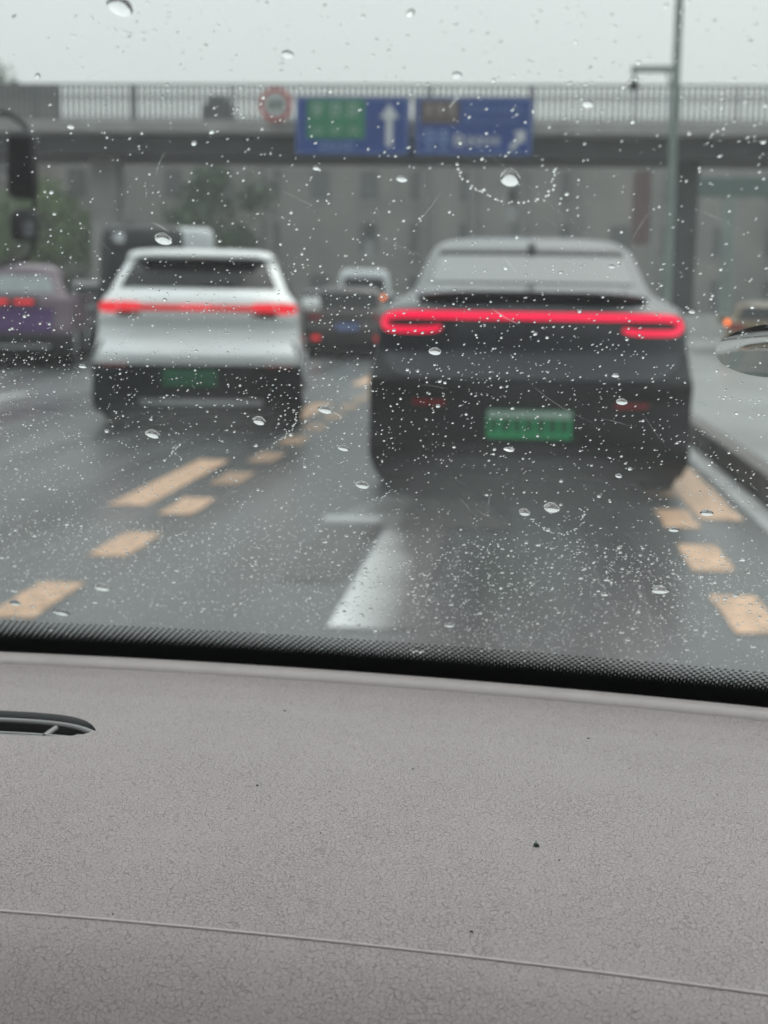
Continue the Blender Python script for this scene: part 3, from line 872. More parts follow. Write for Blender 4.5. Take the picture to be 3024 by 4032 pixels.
def sign_board(name, x0, x1, z0, z1, label):
    r = empty(name, ((x0 + x1) / 2, BY - .45, z0), 0, label, 'road sign')
    w, h = (x1 - x0), (z1 - z0)
    mb = MB(); mb.box(-w / 2, w / 2, 0, .05, 0, h, .012); mb.build('board', M_BLUE, r)
    mb = MB()
    for a in ((-w / 2 + .04, w / 2 - .04, .04, .065), (-w / 2 + .04, w / 2 - .04, h - .065, h - .04)):
        mb.box(a[0], a[1], -.006, 0, a[2], a[3])
    for a in (-w / 2 + .04, w / 2 - .065):
        mb.box(a, a + .025, -.008, -.001, .07, h - .07)
    mb.build('white_border', M_SIGNP, r)
    for sx in (-.3, .3):
        mb = MB(); mb.box(sx * w - .05, sx * w + .05, .05, .36, h * .25, h * .33); mb.build('bracket', M_STEEL, r)
        mb = MB(); mb.box(sx * w - .05, sx * w + .05, .05, .36, h * .52, h * .6); mb.build('bracket', M_STEEL, r)
    return r, w, h


s1, w1, h1 = sign_board('direction_sign', -6.52, -3.25, 5.30, 6.90, 'blue road sign with green panel and white straight-up arrow')
mb = MB(); mb.box(-1.30, .36, -.014, -.002, .44, 1.54); gp = mb.build('green_panel', M_GREEN, s1)
mb = MB()
for k in range(3):
    glyph(mb, -1.0 + .52 * k, 1.24, .36, .40, -.016, 40 + k)
    glyph(mb, -1.0 + .52 * k, .66, .34, .18, -.016, 50 + k)
mb.build('characters', mat('sign_soft_white', (.25, .36, .3), .5, noise=.1), gp)
mb = MB(); mb.box(.98, 1.16, -.016, -.002, .24, 1.1)
mb.v += [(.80, -.014, 1.02), (1.34, -.014, 1.02), (1.07, -.014, 1.42), (.80, -.002, 1.02), (1.34, -.002, 1.02), (1.07, -.002, 1.42)]
q = len(mb.v) - 6
mb.f += [(q, q + 1, q + 2), (q + 5, q + 4, q + 3), (q, q + 3, q + 4, q + 1), (q + 1, q + 4, q + 5, q + 2), (q + 2, q + 5, q + 3, q)]
mb.build('arrow', M_SIGNW, s1)
mb = MB()
for k in range(5):
    glyph(mb, -.85 + .2 * k, .24, .15, .22, -.002, 60 + k)
mb.build('characters', M_SIGNP, s1)

s2, w2, h2 = sign_board('direction_sign', -3.07, .25, 5.30, 6.90, 'blue road sign with brown panel and arrow pointing up right')
mb = MB(); mb.box(-1.50, -.42, -.014, -.002, .88, 1.52); bp_ = mb.build('brown_panel', M_BROWN, s2)
mb = MB()
for k in range(3):
    glyph(mb, -1.27 + .32 * k, 1.26, .24, .28, -.016, 70 + k)
mb.build('characters', mat('sign_dull_white', (.3, .26, .26), .5, noise=.1), bp_)
mb = MB()
for k in range(10):
    glyph(mb, -.22 + .17 * k, 1.28, .13, .2, -.002, 80 + k)
for k in range(9):
    glyph(mb, -.2 + .17 * k, .95, .11, .12, -.002, 95 + k)
mb.build('characters', mat('sign_faint_blue', (.06, .14, .36), .5, noise=.1), s2)
mb = MB()
for k in range(2):
    glyph(mb, -1.25 + .4 * k, .52, .34, .4, -.002, 110 + k)
    glyph(mb, -1.25 + .4 * k, .2, .3, .14, -.002, 115 + k)
mb.build('characters', M_SIGNP, s2)
mb = MB()
glyph(mb, -.42, .42, .3, .36, -.002, 120)
for k in range(5):
    glyph(mb, -.1 + .19 * k, .4, .15, .24, -.002, 121 + k)
mb.build('characters', M_SIGNW, s2)
mb = MB()


def slab(mb, pts, y0, y1):
    q = len(mb.v); n = len(pts)
    mb.v += [(x, y0, z) for x, z in pts] + [(x, y1, z) for x, z in pts]
    mb.f += [tuple(q + i for i in range(n)), tuple(q + n + i for i in reversed(range(n)))] + [(q + i, q + n + i, q + n + (i + 1) % n, q + (i + 1) % n) for i in range(n)]


slab(mb, [(1.02, .22), (1.10, .14), (1.36, .42), (1.44, .34), (1.46, .70), (1.14, .66), (1.26, .52)], -.014, -.002)
mb.build('arrow', M_SIGNW, s2)

rs = empty('round_sign', (-7.12, BY - .3, 6.70), 0, 'round white sign with red rim hung on the bridge railing', 'road sign')
mb = MB(); mb.tube([(0, -.03, 0), (0, 0, 0)], .47, 32); mb.build('rim', M_SIGNR, rs)
mb = MB(); mb.tube([(0, -.045, 0), (0, -.031, 0)], .36, 32); fc = mb.build('face', mat('sign_grey_white', (.42, .43, .43), .5, noise=.15), rs)
mb = MB(); glyph(mb, -.1, 0, .18, .3, -.047, 5); glyph(mb, .13, 0, .16, .3, -.047, 6); mb.build('characters', M_INK, fc)
mb = MB(); mb.box(-.04, .04, 0, .34, -.3, -.2); mb.box(-.04, .04, 0, .34, .2, .3); mb.build('bracket', M_STEEL, rs)

cb = empty('utility_cabinet', (-9.0, BY + .75, 6.22), 0, 'squat grey box on the overpass behind the railing', 'cabinet')
mb = MB(); mb.box(-.42, .42, -.25, .25, 0, .62, .03); mb.build('housing', M_CONC_D, cb, smooth=30)
mb = MB(); slab(mb, [(-.34, .623), (.36, .623), (.2, .86), (-.2, .86)], -.2, .2); mb.build('hood', M_CONC_D, cb)

# ------------------------------------------------------------------ camera pole on the right pavement
pole = empty('camera_pole', (2.22, 22.0, .165), 0, 'slim grey-green pole with a camera hanging from its short arm', 'pole')
mb = MB(); mb.tube([(0, 0, 0), (0, 0, 5.0), (0, 0, 8.2)], [.075, .06, .045], 14); mb.build('shaft', M_STEEL, pole, smooth=40)
mb = MB(); mb.box(-.16, .16, -.16, .16, 0, .03, .005); mb.build('base_plate', M_STEEL, pole)
mb = MB(); mb.box(-.66, -.05, -.035, .035, 4.42, 4.51, .01); mb.build('arm', M_STEEL, pole)
mb = MB(); mb.tube([(-.13, 0, 4.42), (-.1, 0, 4.3), (-.05, 0, 4.2)], .018, 8); mb.build('brace', M_STEEL, pole)
mb = MB(); mb.tube([(-.61, 0, 4.42), (-.61, 0, 4.30)], .025, 8); mb.build('hanger', M_STEEL, pole)
mb = MB(); mb.tube([(-.61, 0, 4.30), (-.61, 0, 4.26), (-.61, 0, 4.20), (-.61, 0, 4.15)], [.05, .075, .07, .03], 14); mb.build('dome_camera', M_BLACKPL, pole, smooth=50)

# ------------------------------------------------------------------ things behind the bridge
bd = empty('long_building', (-6, 84, 0), 0, 'long low grey building filling the view under the overpass', 'building')
mb = MB(); mb.box(-55, 75, 0, 14, 0, 9.6); mb.build('wall', mat('facade_render', (.22, .212, .2), .8, noise=.25, nscale=.4), bd)
mb = MB(); mb.box(-55.3, 75.3, -.25, 14.3, 9.605, 9.9, .03); mb.build('roof_edge', M_CONC_D, bd)
wm = fm = None
M_WIN = mat('far_window_glass', (.085, .09, .09), .3, noise=.2)
M_FRAME = mat('far_window_frame', (.28, .28, .28), .5, noise=.1)
for fl in range(3):
    for k in range(26):
        if random.random() < .15:
            continue
        x = -26 + k * 2.9
        if wm is None:
            mb = MB(); mb.box(-.55, .55, -.02, .05, 0, 1.7); wo = mb.build('window', M_WIN, bd); wm = wo.data
        else:
            wo = bpy.data.objects.new('window', wm); link(wo, bd)
        wo.location = (x, -.035, .9 + fl * 3.0)
        if fm is None:
            mb = MB(); mb.box(-.62, .62, -.06, .04, -.08, -.003); fo = mb.build('sill', M_FRAME, bd); fm = fo.data
        else:
            fo = bpy.data.objects.new('sill', fm); link(fo, bd)
        fo.location = (x, -.045, .9 + fl * 3.0)
for x in (-8.6, .4, 3.2, 6.1, 9.0, 14.8, 20.6):
    mb = MB(); mb.box(x - .25, x + .25, -.5, -.002, 0, 9.5, .03); mb.build('pilaster', M_CONC_D, bd)

bn = empty('banner', (5.55, 68, 3.9), 0, 'tall faded red banner hanging behind the right bridge pier', 'banner')
mb = MB()
mb.quad_grid([[(-.42 + .84 * i / 6, .04 * math.sin(i * 1.3 + j * .7), 3.4 * j / 8) for i in range(7)] for j in range(9)])
mb.quad_grid([[(-.42 + .84 * i / 6, .012 + .04 * math.sin(i * 1.3 + j * .7), 3.4 * j / 8) for i in range(7)] for j in range(9)])
mb.build('cloth', mat('faded_red_cloth', (.11, .062, .063), .8, noise=.2), bn)
mb = MB(); mb.tube([(-.5, 0, 3.42), (.5, 0, 3.42)], .03, 8); mb.build('rod', M_STEEL, bn)
mb = MB(); mb.tube([(.5, 0.03, -3.9), (.5, 0.03, 3.5)], .05, 8); mb.build('pole', M_STEEL, bn)

gb = empty('green_gantry', (8.1, 60, 0), 0, 'grey-green gantry beam on posts behind the camera pole', 'gantry')
mb = MB(); mb.box(-.9, 9, 0, .4, 5.55, 6.35, .03); mb.build('beam', mat('green_paint', (.07, .11, .098), .5, noise=.2), gb)
for x in (0.35, 4.0, 8.2):
    mb = MB(); mb.box(x - .25, x + .25, .02, .38, 0, 5.545, .03); mb.build('post', M_STEEL, gb)

ba = empty('concrete_barrier', (3.1, 31.5, .165), R(0), 'pale low concrete barrier across the pavement on the right', 'barrier')
for k in range(6):
    mb = MB()
    prof = [(-.3, 0), (-.3, .12), (-.14, .3), (-.1, .82), (.1, .82), (.14, .3), (.3, .12), (.3, 0)]
    mb.quad_grid([[(x, y, z) for y, z in prof] for x in (k * 2.4, k * 2.4 + 2.37)])
    q = len(mb.v)
    mb.f += [tuple(range(q - 16, q - 8)), tuple(reversed(range(q - 8, q)))]
    mb.build('barrier_block', mat('pale_concrete', (.42, .42, .41), .6, noise=.15), ba)

for i, (x, z, sx, sz, m, lab) in enumerate(((-6.9, 3.0, .45, .8, M_FRAME, 'pale notice board on a post under the overpass by the wall'), (-.45, 4.8, .5, .6, M_FRAME, 'small grey notice board hung below the right blue sign'))):
    r = empty('notice_board', (x, 66, 0), 0, lab, 'sign')
    mb = MB(); mb.box(-sx / 2, sx / 2, 0, .05, z, z + sz, .01); mb.build('board', m, r)
    mb = MB(); mb.box(-sx / 2 + .1, sx / 2 - .05, .002, .06, z + sz + .25, z + sz + .85, .01); mb.build('dark_board', M_BLACKPL, r)
    mb = MB(); mb.tube([(0, .09, 0), (0, .09, z + sz + .9)], .04, 8); mb.build('post', M_STEEL, r)

lb = empty('left_block', (-21.6, 66, 0), R(18), 'brown-grey building block rising above the left end of the overpass', 'building')
mb = MB(); mb.box(-16, .1, 0, 14, 0, 10.45); mb.build('wall', mat('brown_render', (.17, .155, .145), .8, noise=.25, nscale=.5), lb)
mb = MB(); mb.box(-16.2, .3, -.2, 14.2, 10.453, 10.7, .02); mb.build('parapet', M_CONC_D, lb)
for k in range(5):
    mb = MB(); mb.box(-3.2 - k * 2.6, -1.8 - k * 2.6, -.05, .03, 6.6, 8.1); w_ = mb.build('window', M_WIN, lb)
    mb = MB(); mb.box(-3.3 - k * 2.6, -1.7 - k * 2.6, -.12, .02, 6.48, 6.59); mb.build('sill', M_FRAME, w_)


def tree(name, loc, h, cr_, label, m, seed, n=2600, base=None, group='trees by the overpass'):
    rnd = random.Random(seed)
    r = empty(name, loc, 0, label, 'tree', group)
    base = base if base is not None else h * .3
    mb = MB()
    mb.tube([(0, 0, 0), (.05, .02, h * .3), (-.03, .05, h * .6), (.02, 0, h * .85)], [.2, .15, .1, .04], 8)
    cl = []
    for k in range(9):
        a = k * 2.4 + rnd.uniform(-.4, .4)
        z0 = base + (h - base) * rnd.uniform(0.05, .6)
        rr = cr_ * rnd.uniform(.5, .95)
        p = (rr * math.cos(a), rr * math.sin(a), z0 + rnd.uniform(.2, .5) * (h - z0))
        mb.tube([(0, 0, z0 - .2), (p[0] * .5, p[1] * .5, (z0 + p[2]) / 2 + .1), p], [.07, .05, .02], 6)
        cl.append((p, cr_ * rnd.uniform(.3, .5)))
    cl.append(((0, 0, h * .9), cr_ * .4)); cl.append(((0.2, 0, h * .72), cr_ * .55))
    mb.build('trunk', M_TRUNK, r, smooth=50)
    mb = MB()
    for k in range(n):
        c, rad = rnd.choice(cl)
        d = Vector((rnd.gauss(0, 1), rnd.gauss(0, 1), rnd.gauss(0, .8)))
        d = d.normalized() * rad * rnd.uniform(.3, 1.1)
        p = Vector(c) + d
        u = Vector((rnd.gauss(0, 1), rnd.gauss(0, 1), rnd.gauss(0, 1))).normalized()
        v = u.cross(Vector((rnd.gauss(0, 1), rnd.gauss(0, 1), rnd.gauss(0, 1)))).normalized()
        s_ = rnd.uniform(.09, .2)
        q = len(mb.v)
        mb.v += [tuple(p - u * s_), tuple(p + v * s_ * .5), tuple(p + u * s_), tuple(p - v * s_ * .5)]
        mb.f.append((q, q + 1, q + 2, q + 3))
    mb.build('crown', m, r)
    return r


tree('roadside_tree', (-19.0, 56.5, 0), 5.6, 2.4, 'light green bushy tree under the bridge at far left', M_LEAF, 3, 4200, .6)
tree('roadside_tree', (-13.4, 62, 0), 7.0, 2.2, 'dark green tree above the white SUV under the bridge', M_LEAFD, 5, 3600, 1.5)
tree('roadside_tree', (-21.6, 60, 0), 5.4, 2.3, 'olive low tree beside the truck mirror on the left', M_LEAF, 8, 3000, .5)
tree('roof_tree', (-27.3, 74, 0), 13.4, 2.6, 'dark tree top showing above the brown building at upper left', M_LEAFD, 9, 3000, 6)

# ------------------------------------------------------------------ our own car
SL = R(38); CS, SN = math.cos(SL), math.sin(SL)
ZB = 1.03


def yedge(x):
    d = abs(x + .23)
    return .585 - (.36 * d * d if d < .4 else .36 * .16 + .288 * (d - .4))


def dyedge(x):
    d = x + .23
    return -.72 * max(-.4, min(.4, d))


def gpt(x, v, off=0.0):
    """point on the windshield: x across, v metres up the slope, off metres outwards"""
    y = yedge(x) + .035 - v * CS
    z = ZB + v * SN
    if off:
        n = Vector((-dyedge(x) * SN, SN, CS)).normalized()
        return (x + n.x * off, y + n.y * off, z + n.z * off)
    return (x, y, z)


own = empty('car_interior', (-.23, 0, 0), 0, 'grey leather dashboard and rain-spotted windshield of the car we sit in', 'car')


def local(o):
    o.location = (.23, 0, 0)
    return o


XA, XB = -.93, .47
NX = 70
xs = [XA + (XB - XA) * i / NX for i in range(NX + 1)]
TH = .005
mb = MB()
vs_ = [-.03 + .66 * j / 30 for j in range(31)]
inner = [[gpt(x, v) for x in xs] for v in vs_]
outer = [[gpt(x, v, TH) for x in xs] for v in vs_]
mb.quad_grid(inner); mb.quad_grid(outer)
e1 = inner[0] + [r[-1] for r in inner[1:]] + inner[-1][::-1][1:] + [r[0] for r in inner[::-1]][1:]
e2 = outer[0] + [r[-1] for r in outer[1:]] + outer[-1][::-1][1:] + [r[0] for r in outer[::-1]][1:]
mb.quad_grid([e1, e2])
wsd = local(mb.build('windshield', M_WS, own, smooth=40))
# black ceramic band and its fading dots, on the cabin side of the glass
mb = MB()
mb.quad_grid([[gpt(x, v, -.0004) for x in xs] for v in (-.03, -.01, .01, .0300)])
mb.build('black_band', M_FRIT, wsd)
mb = MB()
pitch = .0027
rowh = pitch * .80
for rI in range(11):
    v = .0290 + rI * rowh
    t = rI / 10
    rad = pitch * (.62 - .36 * t)
    k = 0
    x = XA + .004 + (pitch / 2 if rI % 2 else 0)
    while x < XB - .004:
        c = gpt(x, v, -.0005 - .00001 * rI)
        b = len(mb.v)
        n8 = 10
        sl_ = dyedge(x)
        for q in range(n8):
            a = 2 * math.pi * q / n8
            dx, dv = rad * math.cos(a), rad * math.sin(a)
            mb.v.append((c[0] + dx, c[1] + sl_ * dx - dv * CS, c[2] + dv * SN))
        mb.f.append(tuple(range(b, b + n8)))
        x += pitch
mb.build('frit_dots', M_FRIT, wsd, kind='stuff')

# dashboard: profile from under the glass to the passenger side
DZ = 1.046


def yseam(x):
    d = max(-.25, min(.25, x + .03))
    return .3435 - .115 * d - .33 * d * d - (.115 + .66 * d) * (x + .03 - d)


DROWS = []
# t in 0..1 goes from the lip (far) to the seam (near); height over DZ
DPROF = [(0, -.002), (.06, -.003), (.14, -.0028), (.25, -.0012), (.38, 0), (.5, .0003), (.62, -.0005), (.75, -.0028), (.88, -.0062), (1.0, -.0105)]
dh = pchip([a for a, _ in DPROF], [b for _, b in DPROF])


def dash_pt(x, t):
    ya, yb_ = yedge(x) - .012, yseam(x)
    return (x, ya + (yb_ - ya) * t, DZ + dh(t))


# the dashboard top is split by the air vent slot, which closes to a point at TIP
TIP = -.146


def slot_far(x):
    d = max(0.0, TIP - x)
    return .4795 - .06 * (x - TIP) * (x > TIP) + .0205 * (1 - math.exp(-d / .009))


def slot_near(x):
    d = max(0.0, TIP - x)
    return .4795 - .06 * (x - TIP) * (x > TIP) - .0105 * (1 - math.exp(-d / .004))


def dash_at(x, y):
    ya, yb_ = yedge(x) - .012, yseam(x)
    return (x, y, DZ + dh(min(1, max(0, (ya - y) / (ya - yb_)))))


xd = sorted(set([XA + (XB - XA) * i / 110 for i in range(111)] + [TIP - .03 * (k / 24) ** 2 for k in range(25)]))
mb = MB()
rows = []
for j in range(31):
    rows.append([dash_at(x, (yedge(x) - .012) + (slot_far(x) - (yedge(x) - .012)) * j / 30) for x in xd])
mb.quad_grid(rows)
rows = []
for j in range(61):
    rows.append([dash_at(x, slot_near(x) + (yseam(x) - slot_near(x)) * j / 60) for x in xd])
mb.quad_grid(rows)
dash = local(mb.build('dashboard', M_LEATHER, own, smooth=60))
# front roll below the seam, then the face of the dashboard
mb = MB()
rows = []
for k, (dy, dz) in enumerate(((0, 0), (.004, -.0008), (.012, -.0032), (.024, -.0095), (.04, -.0195), (.06, -.034), (.08, -.055), (.10, -.09), (.11, -.16), (.10, -.3), (.05, -.45))):
    rows.append([(x, yseam(x) - dy - .0001, DZ - .0106 + dz) for x in xd])
mb.quad_grid(rows)
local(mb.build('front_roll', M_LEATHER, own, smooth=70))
# raised seam bead, its highlight put into a paler colour
mb = MB()
mb.tube([(x, yseam(x) - .0001, DZ - .0106) for x in xd], .0005, 8)
local(mb.build('seam_bead', mat('seam_highlight', (.6, .53, .52), .6, noise=.1, nscale=300), own, smooth=60))
# smooth lip strip along the glass
mb = MB()
rows = []
for dy, dz in ((.006, -.03), (.004, -.004), (.0, -.0002), (-.003, .0006), (-.009, .0004), (-.0125, -.0014), (-.0128, -.006)):
    rows.append([(x, yedge(x) + dy, DZ + dz) for x in xd])
mb.quad_grid(rows)
local(mb.build('edge_lip', M_LIP, own, smooth=70))

# air vent at the left: a recess with rim and slats

xv = [x for x in xd if -.47 <= x <= TIP]
mb = MB()
rows = []
for dy, dz in ((0, 0), (-.0012, -.0006), (-.0025, -.0028), (-.0030, -.012), (-.003, -.04)):
    rows.append([(x, slot_far(x) + dy * min(1, (TIP - x) / .006), dash_at(x, slot_far(x))[2] + dz) for x in xv])
mb.quad_grid(rows)
mb.build('vent_wall', M_VENTD, dash, smooth=60)
mb = MB()
rows = []
for dy, dz in ((0, 0), (.0006, -.0005), (.001, -.003), (.001, -.04)):
    rows.append([(x, slot_near(x) + dy * min(1, (TIP - x) / .006), dash_at(x, slot_near(x))[2] + dz) for x in xv])
mb.quad_grid(rows)
mb.build('vent_wall', M_VENTD, dash, smooth=60)
mb = MB()
mb.quad_grid([[(x, slot_near(x) - .004, DZ - .04) for x in xv], [(x, slot_far(x) + .004, DZ - .04) for x in xv]])
mb.build('vent_duct', M_FRIT, dash)
loop = [(x, slot_near(x) + (slot_far(x) - slot_near(x)) * .74, DZ - .0016) for x in xv if x < TIP - .0015]
loop += [(TIP - .0012, .4795, DZ - .0014)] + [(x, slot_near(x) + (slot_far(x) - slot_near(x)) * .06, DZ - .0010) for x in xv[::-1] if x < TIP - .0015]
mb = MB(); mb.tube(loop, .0011, 8); mb.build('vent_rim', M_VENT, dash, smooth=60)
mb = MB(); mb.tube([(x, slot_near(x) + (slot_far(x) - slot_near(x)) * .36, DZ - .0028) for x in xv if x < TIP - .007], .0009, 8)
mb.build('vent_slat', M_VENT, dash, smooth=60)
mb = MB(); mb.tube([(-.1645, .478, DZ - .0025), (-.163, .4865, DZ - .002)], .0010, 8); mb.build('vent_fin', M_VENT, dash, smooth=60)
mb = MB(); mb.tube([(-.1545, .4725, DZ - .003), (-.1515, .476, DZ - .003), (-.150, .480, DZ - .0035)], [.0018, .0024, .0018], 10); mb.build('vent_end', M_VENT, dash, smooth=60)

# cabin shell around the camera: roof, pillars, doors, floor
mb = MB(); mb.box(-.95, .49, -2.2, .13, 1.45, 1.49, .015); local(mb.build('roof_lining', M_CABIN, own, smooth=40))
for sx in (XA - .02, XB + .02):
    mb = MB()
    q = [gpt(max(XA, min(XB, sx)), v) for v in (-.02, .3, .62)]
    mb.tube([(sx, p[1], p[2]) for p in q], .035, 10); local(mb.build('windshield_pillar', M_CABIN, own, smooth=50))
    mb = MB(); mb.box(sx - .03, sx + .03, -1.6, .5, .3, 1.0, .02); local(mb.build('door_panel', M_CABIN, own, smooth=40))
mb = MB()
mb.quad_grid([[gpt(x, v, o_) for x in xs] for v, o_ in ((.455, -.012), (.46, -.006), (.62, -.006), (.62, -.03), (.46, -.03), (.455, -.02), (.455, -.012))])  # unseen panel added to keep overhead light off the near dashboard
local(mb.build('unseen_shade_panel', M_CABIN, own, smooth=40))
for sx in (-.56, .10):
    mb = MB(); mb.box(sx - .26, sx + .26, -.62, -.44, .6, 1.2, .06); sb = local(mb.build('seat_back', M_CABIN, own, smooth=50))
    mb = MB(); mb.box(sx - .13, sx + .13, -.6, -.5, 1.22, 1.4, .04); mb.build('headrest', M_CABIN, sb, smooth=50)
mb = MB(); mb.box(-.93, .47, -2.2, -2.1, .3, 1.45); local(mb.build('rear_wall', M_CABIN, own))
for sx in (XA - .02, XB + .02):
    mb = MB(); mb.box(sx - .03, sx + .03, -.75, -.5, 1.0, 1.46, .02); local(mb.build('door_pillar', M_CABIN, own, smooth=40))
mb = MB(); mb.box(-.95, .49, -2.0, .6, .28, .32); local(mb.build('cabin_floor', M_CABIN, own))
mb = MB(); mb.box(-.35, .18, -.75, -.2, .34, .62, .06); local(mb.build('seat_cushion', M_CABIN, own, smooth=50))
# bonnet, scuttle and the resting wiper outside the glass
mb = MB()
mb.quad_grid([[(x, yedge(x) + .15 + (1.0) * t, .955 - .30 * t - .05 * t * t - .06 * (abs(x + .23) / .75) ** 3) for x in [XA + (XB - XA) * i / 20 for i in range(21)]] for t in [j / 8 for j in range(9)]])
local(mb.build('bonnet', mat('own_paint', (.3, .31, .32), .3, coat=.6, noise=.03), own, smooth=60))
mb = MB()
mb.quad_grid([[(x, yedge(x) + .04 + .12 * t, 1.0 - .05 * t - .01) for x in [XA + (XB - XA) * i / 20 for i in range(21)]] for t in (0, .5, 1)])
local(mb.build('scuttle_panel', M_BLACKPL, own))
mb = MB()
mb.tube([(x, yedge(x) + .115 + .02 * math.sin(x * 9), 1.009 - .035 * (x + .0) - .06 * max(0, abs(x - .01) - .07) + .002 * math.sin(x * 50)) for x in [-.12 + .01 * k for k in range(26)]], [.004] * 4 + [.007] * 6 + [.0075] * 12 + [.005] * 4, 8)
local(mb.build('wiper_arm', M_BLACKPL, own, smooth=50))

# crumb and specks on the dashboard
mb = MB()
bm = bmesh.new(); bmesh.ops.create_icosphere(bm, subdivisions=2, radius=.00085)
for v in bm.verts:
    v.co = v.co * random.uniform(.55, 1.25)
    v.co.z *= .7
mb.v = [tuple(v.co) for v in bm.verts]; mb.f = [tuple(v.index for v in f.verts) for f in bm.faces]; bm.free()
cx_, cy_ = .0098, .3965
co = mb.build('crumb', M_INK, None)
co.location = (cx_, cy_, dash_at(cx_, cy_)[2] + .0004)
tag(co, 'tiny black crumb with white fleck lying on the grey dashboard', 'crumb')
mb = MB(); mb.box(-.0003, .0001, .0006, .001, -.0004, .0012, .0001); mb.build('white_fleck', M_SIGNW, co)
mb = MB()
for k in range(16):
    x, y = random.uniform(-.12, .1), random.uniform(.33, .53)
    z = dash_at(x, y)[2]
    s_ = random.choice((.00012, .00018, .00018, .0003))
    mb.box(x - s_ * random.uniform(.6, 1.8), x + s_, y - s_, y + s_ * random.uniform(.6, 1.6), z - s_, z + s_)
o = mb.build('dust_specks', M_INK, None)
tag(o, 'dark dust specks scattered over the dashboard leather', 'dust', kind='stuff')


# ------------------------------------------------------------------ rain on the glass
def cap(mb, x, v, a, b, hgt, rot=0.0, seg=10, rings=3, wob=0.0, rnd=random):
    """a lens-shaped drop of half sizes a (across) and b (up the glass) sitting on the outer face"""
    base = len(mb.v)
    c0 = Vector(gpt(x, v, TH + .0002))
    n = Vector((-dyedge(x) * SN, SN, CS)).normalized()
    tx = Vector((1, dyedge(x), 0)).normalized()
    tv = n.cross(tx).normalized()
    if tv.z < 0:
        tv = -tv
    cr_, sr = math.cos(rot), math.sin(rot)
    ph = [rnd.uniform(0, 6.28) for _ in range(3)]
    sag = .22 * b                                   # the crest of the drop sits a little up the glass
    q_ = hgt / b
    Rc = (1 + q_ * q_) / (2 * q_)                   # radius of the dome when the contact line is 1
    for r_ in range(rings + 1):
        k = math.cos(r_ / (rings + 1) * math.pi / 2)   # 1 is the contact line
        hh = b * (math.sqrt(max(0, Rc * Rc - k * k)) - (Rc - q_))
        for s_ in range(seg):
            t = 2 * math.pi * s_ / seg
            w = 1 + wob * (math.sin(2 * t + ph[0]) + .6 * math.sin(3 * t + ph[1]))
            da, db = a * k * w * math.cos(t), b * k * w * math.sin(t)
            p = c0 + tx * (da * cr_ - db * sr) + tv * (da * sr + db * cr_ + sag * (1 - k)) + n * hh
            mb.v.append(tuple(p))
    mb.v.append(tuple(c0 + tv * sag + n * hgt))
    for r_ in range(rings):
        for s_ in range(seg):
            q = (s_ + 1) % seg
            mb.f.append((base + r_ * seg + s_, base + r_ * seg + q, base + (r_ + 1) * seg + q, base + (r_ + 1) * seg + s_))
    e = base + rings * seg
    for s_ in range(seg):
        mb.f.append((e + s_, e + (s_ + 1) % seg, e + seg))
    mb.f.append(tuple(base + s_ for s_ in reversed(range(seg))))


